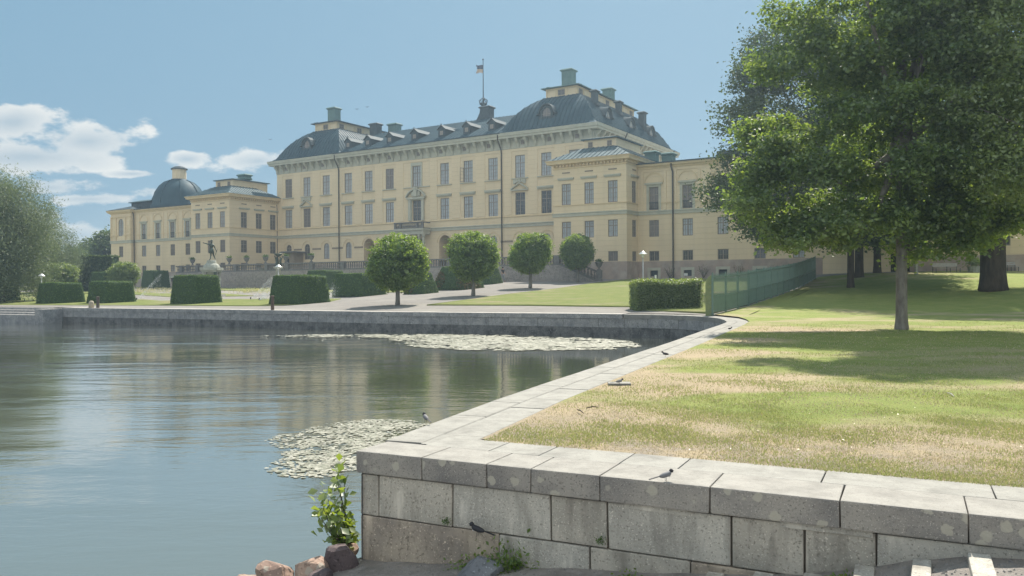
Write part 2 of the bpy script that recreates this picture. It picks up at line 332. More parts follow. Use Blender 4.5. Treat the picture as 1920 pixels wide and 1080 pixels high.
def leaves(name, P, S, m, parent=None, up=.3, aspect=.62, nrm=None, droop=0, seed=1, tint=None):
    """one mesh of folded leaf blades at points P (N,3), sizes S"""
    g = np.random.default_rng(seed); n = len(P); P = np.asarray(P, np.float32)
    d = g.normal(size=(n, 3)); d[:, 2] *= .7
    if droop: d[:, 2] -= droop
    d /= np.linalg.norm(d, axis=1)[:, None]
    q = g.normal(size=(n, 3)); q[:, 2] += up * 3
    if nrm is not None: q += nrm * 1.1
    s_ = np.cross(d, q); s_ /= np.linalg.norm(s_, axis=1)[:, None] + 1e-6
    nn = np.cross(s_, d)
    S = np.asarray(S, np.float32)[:, None]
    a = P - d * S * .5; b = P + s_ * S * aspect * .5 + nn * S * .10; c = P + d * S * .5; e = P - s_ * S * aspect * .5 + nn * S * .10
    V = np.stack([a, b, c, e], 1).reshape(-1, 3).astype(np.float32)
    idx = np.arange(n)[:, None] * 4
    T = np.concatenate([idx + np.array([0, 1, 2]), idx + np.array([0, 2, 3])], 1).reshape(-1).astype(np.int32)
    me = bpy.data.meshes.new(name); me.vertices.add(4 * n); me.vertices.foreach_set('co', V.reshape(-1))
    me.loops.add(6 * n); me.loops.foreach_set('vertex_index', T); me.polygons.add(2 * n)
    me.polygons.foreach_set('loop_start', np.arange(0, 6 * n, 3, dtype=np.int32))
    at = me.attributes.new('tint', 'FLOAT', 'POINT')
    tv = g.random(n).astype(np.float32) if tint is None else np.clip(tint + g.normal(size=n) * .18, 0, 1).astype(np.float32)
    at.data.foreach_set('value', np.repeat(tv, 4)); me.update(calc_edges=True)
    o = link_mesh(name, me, m, parent); o['kind'] = 'stuff'
    return o

# ------------------------------------------------------------------ ground form
def lerp(x, pts):
    return float(np.interp(x, [p[0] for p in pts], [p[1] for p in pts]))
YQ = [(-150, 121), (-34.7, 63.1), (-22, 57), (-8.2, 48.5), (6.4, 42.5), (9.5, 39.5), (14, 38.6), (22, 38.8), (26, 36), (31, 30), (40, 28), (200, 28)]
KK = [(-200, .030), (-20, .030), (-8, .042), (0, .048), (12, .046), (20, .050), (30, .060), (200, .062)]
CAP = [(-200, 1.85), (-20, 1.85), (-5, 2.1), (5, 2.2), (25, 2.3), (45, 2.9), (200, 2.9)]
def T(x, y):
    d = y - lerp(x, YQ)
    if d <= 0: return 0.0
    d2 = d * d / (d + 2.0)
    z = lerp(x, KK) * d2; c = lerp(x, CAP); k = .25
    h = max(k - abs(z - c), 0) / k
    return min(z, c) - h * h * k * .25
def hz(px): return 536 - ROLL * (px - 960)
def at(px, py, d): return Vector(((px - 960) / F * d, d, EYE + (hz(px) - py) * d / F))
def G(px, py, fz=T):
    """the spot on the ground that the camera sees at a pixel"""
    d = 4.0; last = 4.0
    while d < 400:
        p = at(px, py, d)
        if p.z <= fz(p.x, p.y): break
        last = d; d += .5
    a, b = last, d
    for _ in range(18):
        c = (a + b) / 2; p = at(px, py, c)
        if p.z <= fz(p.x, p.y): b = c
        else: a = c
    p = at(px, py, b); p.z = fz(p.x, p.y); return p
def GZ(px, py, z): d = (EYE - z) * F / (py - hz(px)); return at(px, py, d)

C0 = Vector((-1.44, 7.45)); WD = Vector((4.69, -2.28)).normalized(); WN = Vector((-WD.y, WD.x))   # near wall start, direction, inland normal
EDGE = [(-1.44, 7.45), (-.14, 10.99), (2.0, 16.2), (4.26, 21.7), (6.4, 27.1), (7.9, 30.8), (8.65, 32.8), (9.0, 34.5), (9.25, 36.4), (9.15, 37.8), (8.8, 39.0), (8.1, 40.2), (7.2, 41.1), (6.0, 41.8),
        (-8.2, 48.3), (-22, 56.2), (-34.7, 62.5), (-60, 75.5), (-120, 106)]
def resample(pts, step):
    out = [Vector(pts[0])]
    for a, b in zip(pts[:-1], pts[1:]):
        a, b = Vector(a), Vector(b); n = max(1, round((b - a).length / step))
        out += [a.lerp(b, i / n) for i in range(1, n + 1)]
    return out
def offset(pts, d):
    """shift a polyline to its right side (inland) by d"""
    out = []
    for i, p in enumerate(pts):
        t = (Vector(pts[min(i + 1, len(pts) - 1)]) - Vector(pts[max(i - 1, 0)])).normalized()
        out.append(Vector(p) + Vector((t.y, -t.x)) * d)
    return out

def sheet(name, poly, m, dz=0.0, step=1.2, zf=T, skirt=0, gbox=None, **k):
    """triangulated ground piece draped on the land"""
    poly = [Vector(p).to_2d() for p in poly]
    xs = [p.x for p in poly]; ys = [p.y for p in poly]; pts = list(poly); n = len(poly)
    x0, x1, y0, y1 = min(xs), max(xs), min(ys), max(ys)
    A = np.array([(p.x, p.y) for p in poly])
    if gbox: x0, x1, y0, y1 = gbox
    gx = np.arange(x0, x1, step); gy = np.arange(y0, y1, step)
    X, Y = np.meshgrid(gx, gy); Q = np.stack([X.ravel(), Y.ravel()], 1)
    ins = np.zeros(len(Q), bool)
    for i in range(n):
        a, b = A[i], A[(i + 1) % n]
        if a[1] == b[1]: continue
        c = ((a[1] > Q[:, 1]) != (b[1] > Q[:, 1])) & (Q[:, 0] < (b[0] - a[0]) * (Q[:, 1] - a[1]) / (b[1] - a[1]) + a[0]); ins ^= c
    pts += [Vector(q) for q in Q[ins].tolist()]
    edges = [(i, (i + 1) % n) for i in range(n)]
    vs, es, fs, *_ = delaunay_2d_cdt(pts, edges, [list(range(n))], 1, 1e-4)
    V = [(v.x, v.y, zf(v.x, v.y) + dz) for v in vs]; Fc = [tuple(f) for f in fs]
    if skirt:
        o = len(V); V += [(V[i][0], V[i][1], V[i][2] - skirt) for i in range(n)]
        Fc += [(i, (i + 1) % n, o + (i + 1) % n, o + i) for i in range(n)]
    me = bpy.data.meshes.new(name); me.from_pydata(V, [], Fc); me.update()
    bm = bmesh.new(); bm.from_mesh(me); bmesh.ops.recalc_face_normals(bm, faces=bm.faces[:]); bm.to_mesh(me); bm.free()
    up = sum(p.normal.z * p.area for p in me.polygons)
    if up < 0: me.flip_normals()
    me.shade_smooth()
    return tag(link_mesh(name, me, m), **k)

# ================================================================== SETTING
WATER_Z = -1.15
def water_mat():
    m = bpy.data.materials.new('lake_water'); m.use_nodes = True
    N = m.node_tree.nodes; L = m.node_tree.links; b = N['Principled BSDF']
    b.inputs['Base Color'].default_value = (.10, .108, .078, 1); b.inputs['Coat Weight'].default_value = 1; b.inputs['Coat IOR'].default_value = 1.7; b.inputs['Coat Roughness'].default_value = .02; b.inputs['Roughness'].default_value = .035; b.inputs['IOR'].default_value = 1.6
    b.inputs['Specular IOR Level'].default_value = 1.0
    co = N.new('ShaderNodeTexCoord')
    def nz(sc, rot, s, det, ro=.5, dist=0):
        mp = N.new('ShaderNodeMapping'); mp.inputs['Scale'].default_value = sc; mp.inputs['Rotation'].default_value = (0, 0, rot); L.new(co.outputs['Object'], mp.inputs[0])
        n = N.new('ShaderNodeTexNoise'); n.inputs['Scale'].default_value = s; n.inputs['Detail'].default_value = det; n.inputs['Roughness'].default_value = ro; n.inputs['Distortion'].default_value = dist
        L.new(mp.outputs[0], n.inputs['Vector']); return n.outputs[0]
    def mth(op, a, c=0.0):
        k = N.new('ShaderNodeMath'); k.operation = op
        for i, v in enumerate((a, c)):
            if isinstance(v, (int, float)): k.inputs[i].default_value = v
            else: L.new(v, k.inputs[i])
        return k.outputs[0]
    swell = nz((.35, 1.0, 1), .12, .9, 2, .5, .3)
    rip = nz((.6, 1.5, 1), .2, 3.2, 3, .55, .4)
    fine = nz((.8, 1.3, 1), -.3, 14, 3, .6)
    calm = nz((.35, 1, 1), 0.1, .10, 2)                      # wind lanes: where the surface is ruffled
    r = N.new('ShaderNodeMapRange'); r.inputs[1].default_value = .40; r.inputs[2].default_value = .62; r.inputs[3].default_value = .18; r.inputs[4].default_value = 1; L.new(calm, r.inputs[0])
    # the open side (left) is windier than the sheltered corner
    sp = N.new('ShaderNodeSeparateXYZ'); L.new(co.outputs['Object'], sp.inputs[0])
    w = N.new('ShaderNodeMapRange'); w.inputs[1].default_value = 2; w.inputs[2].default_value = -9; w.inputs[3].default_value = .15; w.inputs[4].default_value = 1; L.new(sp.outputs[0], w.inputs[0])
    h = mth('ADD', mth('MULTIPLY', swell, .085), mth('MULTIPLY', rip, .024))
    h = mth('ADD', mth('MULTIPLY', h, mth('MULTIPLY', r.outputs[0], w.outputs[0])), mth('MULTIPLY', fine, mth('MULTIPLY', mth('ADD', mth('MULTIPLY', w.outputs[0], 1.0), .1), .0016)))
    bp = N.new('ShaderNodeBump'); bp.inputs['Distance'].default_value = 1; bp.inputs['Strength'].default_value = 1; L.new(h, bp.inputs['Height']); L.new(bp.outputs[0], b.inputs['Normal']); L.new(bp.outputs[0], b.inputs['Coat Normal'])
    return m
mb = MB(); mb.add([(-400, -30, WATER_Z), (40, -30, WATER_Z), (40, 200, WATER_Z), (-400, 200, WATER_Z)], [(0, 1, 2, 3)])
mb.build('water', water_mat(), kind='structure')

GRAVEL = mat('gravel', (.235, .22, .205), (.195, .182, .168), scale=1.5, rough=.95, bump=.008, bscale=60, col3=(.26, .245, .22), scale3=.25)
def lawn_mat(name, dry=.5, patches=(), k=1.0):
    C_ = lambda *c: tuple(v * k for v in c)
    m = bpy.data.materials.new(name); m.use_nodes = True; N = m.node_tree.nodes; L = m.node_tree.links; b = N['Principled BSDF']
    b.inputs['Roughness'].default_value = .95; b.inputs['Specular IOR Level'].default_value = .15
    co = N.new('ShaderNodeTexCoord')
    def nz(s, d=4, ro=.6, sc=(1, 1, 1)):
        mp = N.new('ShaderNodeMapping'); mp.inputs['Scale'].default_value = sc; L.new(co.outputs['Object'], mp.inputs[0])
        n = N.new('ShaderNodeTexNoise'); n.inputs['Scale'].default_value = s; n.inputs['Detail'].default_value = d; n.inputs['Roughness'].default_value = ro; L.new(mp.outputs[0], n.inputs['Vector']); return n.outputs[0]
    def rmp(v, a, c, lo=0, hi=1):
        r = N.new('ShaderNodeMapRange'); r.inputs[1].default_value = a; r.inputs[2].default_value = c; r.inputs[3].default_value = lo; r.inputs[4].default_value = hi; L.new(v, r.inputs[0]); return r.outputs[0]
    def mix(f, A, B):
        x = N.new('ShaderNodeMix'); x.data_type = 'RGBA'; L.new(f, x.inputs['Factor'])
        for k, v in (('A', A), ('B', B)):
            if isinstance(v, tuple): x.inputs[k].default_value = (*v, 1)
            else: L.new(v, x.inputs[k])
        return x.outputs['Result']
    def mth(op, a, c=0.0):
        k = N.new('ShaderNodeMath'); k.operation = op
        for i, v in enumerate((a, c)):
            if isinstance(v, (int, float)): k.inputs[i].default_value = v
            else: L.new(v, k.inputs[i])
        return k.outputs[0]
    g = mix(rmp(nz(1.2, 5), .35, .65), C_(.19, .235, .065), C_(.28, .29, .10))
    g = mix(rmp(nz(40, 3), .3, .75), g, C_(.135, .17, .05))
    dryc = mix(rmp(nz(.9, 4), .35, .65), C_(.42, .34, .225), C_(.34, .28, .185)); dryc = mix(rmp(nz(30, 4), .35, .75), dryc, C_(.24, .195, .135))
    f = mth('ADD', nz(.32, 6, .62, (.8, 1.2, 1)), dry - .5)
    if patches:
        s = N.new('ShaderNodeSeparateXYZ'); L.new(co.outputs['Object'], s.inputs[0]); acc = None
        for x0, y0, a, c, am in patches:
            dx = mth('DIVIDE', mth('SUBTRACT', s.outputs[0], x0), a); dy = mth('DIVIDE', mth('SUBTRACT', s.outputs[1], y0), c)
            q = mth('MULTIPLY', mth('MAXIMUM', mth('SUBTRACT', 1, mth('SQRT', mth('ADD', mth('MULTIPLY', dx, dx), mth('MULTIPLY', dy, dy)))), 0), am)
            acc = q if acc is None else mth('ADD', acc, q)
        f = mth('ADD', f, acc)
    c = mix(rmp(f, .42, .62), g, dryc)
    if patches:   # bare soil by the near coping
        dl = mth('ADD', mth('MULTIPLY', mth('SUBTRACT', s.outputs[0], C0.x), WN.x), mth('MULTIPLY', mth('SUBTRACT', s.outputs[1], C0.y), WN.y))
        near = rmp(dl, 3.4, 1.2)
        so_ = mth('MULTIPLY', rmp(nz(2.1, 7, .7), .42, .56), near)
        c = mix(so_, c, mix(rmp(nz(25, 5), .4, .65), (.27, .225, .18), (.38, .335, .27)))
    L.new(c, b.inputs['Base Color'])
    bp = N.new('ShaderNodeBump'); bp.inputs['Distance'].default_value = .03; L.new(nz(28, 5, .75), bp.inputs['Height']); L.new(bp.outputs[0], b.inputs['Normal'])
    return m

edge = resample(EDGE, 1.0)
inner = offset(edge, .5)
# the land itself, one sheet out to the horizon
far = [(-120, 106), (-900, 500), (-900, 3000), (900, 3000), (900, -20), (14, -6), (10, .6)]
pl = [p for p in inner[:-1]] + [Vector(f) for f in far]
# near wall inner line closes the loop
P0 = C0 + WN * .5 + WD * .5
pl = [P0] + [p for p in inner[1:-1]] + [Vector(f) for f in far[:5]] + [Vector((30, -8.0)), C0 + WD * 13 + WN * .5]
def coarse_T(x, y): return T(x, y) - .03
sheet('ground', pl, GRAVEL, step=4, gbox=(-140, 120, -10, 180), zf=coarse_T, kind='structure')
# finer gravel forecourt between quay and palace
q = offset(edge, 1.0)
i0 = min(range(len(q)), key=lambda i: (q[i] - Vector((9.6, 36.5))).length)
fore = [p for p in q[i0:] if p.x > -75] + [Vector((-80, 150)), Vector((70, 150)), Vector((95, 60)), Vector((45, 60)), Vector((29, 74)), Vector((23.1, 62.3)), Vector((14.2, 45.2))]
sheet('gravel_forecourt', fore, GRAVEL, dz=.02, step=1.5, kind='structure')

# park lawn on the right, in front of the fence
FENCE = [GZ(1336, 592, .0).to_2d()] + [Vector(p) for p in ((13.2, 45.5), (17.2, 53.2), (22.0, 62.4), (27.2, 72.3))]
li = [p for p in offset(edge, .86) if p.y < 37.0 and p.x < 11]
NEARIN = [C0 + WN * .955 + WD * t for t in (13.5, 10, 7, 5, 3, 2, .95)]
pathedge = [G(1700, 512), G(1760, 510), G(1830, 507), G(1925, 503), G(2300, 500)]
lawn = NEARIN + li[1:] + [Vector((9.9, 38.2))] + FENCE + [p.to_2d() for p in pathedge] + [Vector((90, 40)), Vector((60, 0))]
def lawn_k(x, y):
    if y > 34: return 1
    a = (x - C0.x) * WN.x + (y - C0.y) * WN.y - .95; ex = float(np.interp(y, [p[1] for p in EDGE[:7]], [p[0] for p in EDGE[:7]])) + .95
    return max(0, min(1, min(a, x - ex) / 1.2))
def lawn_T(x, y): return T(x, y) + float(np.interp(y, [28, 37], [-.035, .03])) + lawn_k(x, y) * (.03 * mnoise.noise(Vector((x * .5, y * .5, 0))) + .012 * mnoise.noise(Vector((x * 2.2, y * 2.2, 3))) * (1 if y < 25 else 0)) - .006 * (1 - lawn_k(x, y))
LAWN = lawn_mat('park_lawn_turf', .46, [(2.6, 12.5, 3.2, 3.0, .35), (.7, 9.0, 2.2, 1.6, .5), (4.5, 17.5, 2.2, 1.8, .45), (6.5, 21.5, 3, 2, .4), (9, 27, 3.5, 2.2, .35), (2.8, 7.3, 4.5, 1.5, .5), (6.2, 6.6, 4, 2.0, .35), (10.5, 11.3, 5, 1.2, .35),
                                      (3.6, 10.4, 1.8, 1.2, -.75), (7.2, 10.2, 3.2, 1.6, -.5), (3.7, 14.4, 1.6, .9, -.5), (11, 22, 7, 4, -.5), (30, 50, 20, 12, -.8)], 1.22)
sheet('park_lawn', lawn, LAWN, step=.8, zf=lawn_T, dz=.036, kind='structure')

# palace lawn between the gravel and the near hedge
LAWN2 = lawn_mat('palace_lawn_turf', .40, (), .86)
pll = [G(800, 573.5), G(980, 574), G(1190, 576.5), G(1190, 582), Vector((9.9, 40.5, 0)), Vector((13.4, 46.5, 0)), Vector((17.2, 53.9, 0)), Vector((22, 63.2, 0)), G(1480, 522.5), G(1300, 524), G(1180, 524.6), G(1120, 531), G(1040, 543), G(960, 552), G(880, 563)]
sheet('palace_lawn', [p.to_2d() for p in pll], LAWN2, dz=.09, step=1.2, skirt=.12, kind='structure')
# parterre lawns on the left
for k_, poly in enumerate([[(-60, 575), (0, 572.3), (140, 573), (300, 573.5), (503, 574.5), (560, 572), (620, 566), (640, 561), (560, 561), (420, 562), (300, 565), (246, 560), (160, 551), (60, 548), (-80, 552)],
             [(90, 549), (250, 553), (330, 558), (480, 555.5), (420, 551), (300, 551), (200, 544), (100, 541)],
             [(412, 545), (560, 549), (760, 549), (830, 545), (700, 537.5), (480, 536.5), (412, 538)],
             [(-80, 547), (95, 543), (200, 541), (330, 540), (200, 538.6), (-80, 540)]]):
    sheet('parterre_lawn', [G(*p).to_2d() for p in poly], LAWN2, dz=.06, step=1.5, skirt=.1, kind='structure')

# ------------------------------------------------------------------ stone quay
COPE = stone_mat('coping_granite', (.33, .305, .27), (.19, .18, .172), lich=(.43, .40, .33), lichs=.38, top=(.345, .33, .30))
COPE2 = stone_mat('coping_granite_side', (.24, .235, .22), (.16, .16, .16), top=(.34, .33, .30))
BLK = [stone_mat('block_grey', (.47, .43, .365), (.32, .30, .26), spk=45), stone_mat('block_tan', (.44, .37, .29), (.25, .215, .185), spk=35), stone_mat('block_pale', (.50, .47, .41), (.36, .34, .30), spk=55)]
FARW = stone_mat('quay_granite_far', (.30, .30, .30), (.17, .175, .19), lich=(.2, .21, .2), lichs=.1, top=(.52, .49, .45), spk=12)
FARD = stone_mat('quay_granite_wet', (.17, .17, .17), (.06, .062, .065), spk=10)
MORT = mat('joint_dark', (.10, .085, .07), (.15, .13, .11), scale=5, rough=.95, bump=.02)

quay = empty('quay_wall', (C0.x, C0.y, 0), kind='structure')
def put(o, par):     # keep world placement under an Empty that only has a location
    o.parent = par; o.location = o.location - par.location; return o
ang = math.atan2(WD.y, WD.x)
def wallpiece(me, t, dn, z, m, name, tilt=0):
    p = C0 + WD * t + WN * dn
    o = link_mesh(name, me, m, None, (p.x, p.y, z), ang + tilt); return put(o, quay)
# near coping, front row
joints = [-.0, .71, 1.35, 1.76, 2.36, 3.22, 4.12, 4.9, 5.9, 6.8, 7.9, 9, 10.2, 11.5, 13]
GAP = .008
for i, (a, b) in enumerate(zip(joints[:-1], joints[1:])):
    me = bevel_box(b - a - GAP, .50, .20, .012, .003, i)
    wallpiece(me, (a + b) / 2, .25, -.10, COPE, 'coping_stone', random.uniform(-.003, .003))
j2 = [.42, 1.1, 1.60, 2.35, 2.85, 3.95, 5.1, 6.2, 7.3, 8.6, 10, 11.5, 13]
for i, (a, b) in enumerate(zip(j2[:-1], j2[1:])):
    me = bevel_box(b - a - GAP, .46 - .01, .18, .01, .003, i + 50)
    wallpiece(me, (a + b) / 2, .50 + .235, -.094, COPE2, 'coping_stone')
# near wall face, two courses on uneven granite blocks, set back under the coping
def course(js, z1, z0, back, mats, seed, dep=.4):
    for i, (a, b) in enumerate(zip(js[:-1], js[1:])):
        h = z1 - z0; me = bevel_box(b - a - .010, dep, h - .010, .010, .005, seed + i)
        m = mats[i % len(mats)] if isinstance(mats, list) else mats
        wallpiece(me, (a + b) / 2, back + dep / 2 + random.uniform(-.008, .008), (z1 + z0) / 2, m, 'granite_block')
course([.03, .23, 1.0, 1.92, 2.41, 3.37, 3.88, 4.35, 5.4, 6.5, 7.8, 9], -.206, -.585, .035, [BLK[0], BLK[0], BLK[2], BLK[0], BLK[2], BLK[0], BLK[0], BLK[2]], 100)
course([.03, 1.45, 2.26, 3.07, 4.0, 5.2, 6.6, 8.2], -.585, -1.12, .035, [BLK[1], BLK[2], BLK[0], BLK[1]], 140)
for a, b in ((2.55, 3.05), (3.72, 4.33), (5.2, 5.9)):      # thin levelling stones under the coping
    me = bevel_box(b - a, .3, .045, .006, .003, 7); wallpiece(me, (a + b) / 2, .18, -.222, BLK[2], 'levelling_stone')
mbk = MB(); mbk.box(.02, 13, .07, .9, -1.3, -.205)
mbf = MB(); mbf.box(.4, 13.2, .9, 1.35, -.3, -.012); put(mbf.build('soil_bed', MORT, None, (C0.x, C0.y, 0), ang), quay)
o = mbk.build('wall_core', MORT, None, (C0.x, C0.y, 0), ang); put(o, quay)
# side coping towards the palace: two rows of slabs along the edge
def along(pts):
    L_ = [0]
    for a, b in zip(pts[:-1], pts[1:]): L_.append(L_[-1] + (Vector(b) - Vector(a)).length)
    def f(s):
        s = max(0, min(L_[-1] - 1e-4, s)); i = max(j for j in range(len(L_)) if L_[j] <= s); i = min(i, len(pts) - 2)
        a, b = Vector(pts[i]), Vector(pts[i + 1]); t = (s - L_[i]) / (b - a).length; d = (b - a).normalized(); return a.lerp(b, t), d
    return f, L_[-1]
fe, LEN = along(EDGE)
def slab(s0, s1, d0, d1, z0, z1, m, name, par, seed, gap=.012, tz=0, nseg=1, bev=True):
    """a stone that follows the quay edge from s0 to s1, d0..d1 inland"""
    me_ = MB(); rows = []
    for i in range(nseg + 1):
        p, d = fe(s0 + gap / 2 + (s1 - s0 - gap) * i / nseg); n = Vector((d.y, -d.x)); rows.append((p, n, d))
    b = .012 if bev else 0
    prof = [(d0, z0), (d0, z1 - b), (d0 + b, z1), (d1 - b, z1), (d1, z1 - b), (d1, z0)] if bev else [(d0, z0), (d0, z1), (d1, z1), (d1, z0)]
    c = rows[len(rows) // 2][0] + rows[len(rows) // 2][1] * (d0 + d1) / 2
    vs = []
    for p, n, d in rows:
        for dd, z in prof: w = p + n * dd; vs.append((w.x - c.x, w.y - c.y, z + tz))
    k = len(prof); fs = [tuple(range(k))[::-1], tuple((nseg) * k + j for j in range(k))]
    for i in range(nseg):
        for j in range(k): j2 = (j + 1) % k; fs.append((i * k + j, i * k + j2, (i + 1) * k + j2, (i + 1) * k + j))
    me_.add(vs, fs); me = me_.mesh(name)
    o = link_mesh(name, me, m, None, (c.x, c.y, 0)); return put(o, par)
s = .55; k = 0
while s < 37.5:
    w = random.uniform(1.1, 2.1); w = min(w, 38 - s)
    slab(s, s + w, 0, .40, -.22, 0 + random.uniform(-.004, .004), COPE2, 'coping_stone', quay, k, nseg=3 if s > 24 else 1); s += w; k += 1
s = 1.02
while s < 37.5:
    w = random.uniform(.9, 1.7); w = min(w, 38 - s)
    slab(s, s + w, .41, .86 if s < 26 else .98, -.2, -.004 + random.uniform(-.004, .004), COPE2, 'coping_stone', quay, k, nseg=3 if s > 24 else 1); s += w; k += 1
p = C0 + WN * .62 + WD * .2
s_corner = slab(.50, 1.02, .40, .86, -.2, -.003, COPE2, 'coping_stone', quay, 3)
mbs = MB(); n_ = len(edge); edge_ok = [p for p in edge if p.x / p.y * F + 960 > 118]
off = offset(edge, .06); off2 = offset(edge, .8)
for i in range(len(edge_ok) - 1):
    a, b, c, d = off[i], off[i + 1], off2[i + 1], off2[i]
    mbs.add([(a.x, a.y, -.21), (b.x, b.y, -.21), (b.x, b.y, -2), (a.x, a.y, -2)], [(0, 1, 2, 3)])
mbs.build('wall_backing', FARD, None, kind='structure')
# far quay: coping and two courses of blocks
fq = empty('far_quay_wall', (-8.2, 48.3, 0), kind='structure')
S0 = 38.0
sstep = None
def edge_s_at_px(px):
    best = min(np.arange(S0, LEN, .1), key=lambda s_: abs((fe(s_)[0].x / fe(s_)[0].y * F + 960) - px)); return float(best)
S_STEP = edge_s_at_px(116)
s = S0; k = 0
while s < S_STEP:
    w = min(random.uniform(1.5, 2.2), S_STEP - s + .01)
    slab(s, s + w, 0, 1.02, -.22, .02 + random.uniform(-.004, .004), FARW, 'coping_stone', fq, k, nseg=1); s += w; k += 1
for z1, z0, b_, m in ((-.225, -.68, .04, FARW), (-.69, -1.5, .07, FARD)):
    s = S0 - 16 if z1 > -.5 else 0
    s = 24
    while s < S_STEP:
        w = min(random.uniform(1.1, 2.0), S_STEP - s + .01)
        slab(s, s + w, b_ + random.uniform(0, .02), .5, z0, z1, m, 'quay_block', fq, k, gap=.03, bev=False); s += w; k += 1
s = .5
while s < 24:
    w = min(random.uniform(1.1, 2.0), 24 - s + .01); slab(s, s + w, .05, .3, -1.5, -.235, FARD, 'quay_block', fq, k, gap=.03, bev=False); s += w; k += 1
# landing steps on the far left
st = empty('landing_steps', (fe(S_STEP)[0].x, fe(S_STEP)[0].y, 0)); st['kind'] = 'structure'
S_END = S_STEP + 30
slab(S_STEP + .01, S_STEP + 1.0, -1.5, .02, -1.5, -.06, FARW, 'pier', st, 1, bev=False)
for i, (d, z) in enumerate(((-1.4, -.50), (-.94, -.34), (-.48, -.17), (-.02, .015))):
    slab(S_STEP + 1.02, S_END, d, d + .46, -1.5 if i == 0 else z - .2, z, FARW, 'step', st, i, nseg=1)
# foreshore at the wall foot with the gravel stairs
def foot(x, y):
    v = Vector((x, y)) - C0; t = v.dot(WD); n = -v.dot(WN)
    z = float(np.interp(t, [0, 1.7, 2.3, 3.9, 4.6, 4.9, 6, 9], [-1.0, -.83, -.77, -.57, -.36, -.29, -.18, 0])) + .02 * mnoise.noise(Vector((x * 3, y * 3, 0))) + .01 * mnoise.noise(Vector((x * 11, y * 11, 0)))
    if t < 0: z -= .35 * min(1, -t) ** 1.2 * 1.6
    return z
a = C0 + WN * .1; b_ = C0 + WD * 9 + WN * .1
PATHM = mat('path_gravel', (.29, .265, .24), (.20, .185, .17), scale=4, rough=.95, bump=.02, bscale=70, col3=(.30, .28, .26), scale3=9, c3=(.56, .66))
sheet('path', [a - WD * .25, a - WN * 7 - WD * 2.2, b_ - WN * 9, b_], PATHM, step=.12, zf=foot, kind='structure')

# ================================================================== PALACE (local: x = along the lake front to the right, y = away from the lake)
PRZ = math.atan2(-.527, .85)
pal = empty('palace', (10.15, 100, 0), PRZ, label='long yellow ochre palace with dark mansard roofs and low wings above the lake', cat='palace')
def PW(x, y, z=0): return Vector((10.15 + .85 * x + .527 * y, 100 - .527 * x + .85 * y, z))
def pobj(name, mb, m, smooth=False, parent=pal, **k): return mb.build(name, m, parent, smooth=smooth, **k)

class Face:
    """a wall plane; u runs along it, d outward"""
    def __init__(s, x, y, ang):
        s.o = Vector((x, y, 0)); s.a = ang; s.U = Vector((math.cos(ang), math.sin(ang), 0)); s.N = Vector((math.sin(ang), -math.cos(ang), 0))
    def P(s, u, z, d=0): q = s.o + s.U * u + s.N * d; return (q.x, q.y, z)
    def box(s, mb, u0, u1, z0, z1, d0, d1):
        return mb.add([s.P(u0, z0, d1), s.P(u1, z0, d1), s.P(u1, z0, d0), s.P(u0, z0, d0), s.P(u0, z1, d1), s.P(u1, z1, d1), s.P(u1, z1, d0), s.P(u0, z1, d0)],
                      [(0, 3, 2, 1), (4, 5, 6, 7), (0, 1, 5, 4), (1, 2, 6, 5), (2, 3, 7, 6), (3, 0, 4, 7)])
    def wall(s, mb, u0, u1, z0, z1, holes=(), rev=.22):
        us = sorted({u0, u1, *[h[0] for h in holes], *[h[1] for h in holes]}); us = [u for u in us if u0 <= u <= u1]
        zs = sorted({z0, z1, *[h[2] for h in holes], *[h[3] for h in holes]}); zs = [z for z in zs if z0 <= z <= z1]
        for i in range(len(us) - 1):
            for j in range(len(zs) - 1):
                cu, cz = (us[i] + us[i + 1]) / 2, (zs[j] + zs[j + 1]) / 2
                if any(h[0] < cu < h[1] and h[2] < cz < h[3] for h in holes): continue
                mb.add([s.P(us[i], zs[j]), s.P(us[i + 1], zs[j]), s.P(us[i + 1], zs[j + 1]), s.P(us[i], zs[j + 1])], [(0, 1, 2, 3)])
        for h in holes:
            a, b, c, d = h[:4]; r = h[5] if len(h) > 5 else rev; arch = len(h) > 4 and h[4]
            pts = [(b, c), (b, d), (a, d), (a, c)]
            if arch:
                R_ = (b - a) / 2; zc = d - R_; n = 10
                arc = [((a + b) / 2 + R_ * math.cos(t * math.pi / n), zc + R_ * math.sin(t * math.pi / n)) for t in range(n + 1)]
                pts = [(b, c)] + arc + [(a, c)]
                h_ = n // 2
                mb.add([s.P(b, d)] + [s.P(*q) for q in arc[:h_ + 1]], [tuple([0] + list(range(h_ + 1, 0, -1)))])
                mb.add([s.P(a, d)] + [s.P(*q) for q in arc[h_:]], [tuple([0] + list(range(n - h_ + 1, 0, -1)))])
            m_ = len(pts); V = [s.P(*q) for q in pts] + [s.P(q[0], q[1], -r) for q in pts]
            mb.add(V, [(i, (i + 1) % m_, m_ + (i + 1) % m_, m_ + i) for i in range(m_)])
        return mb

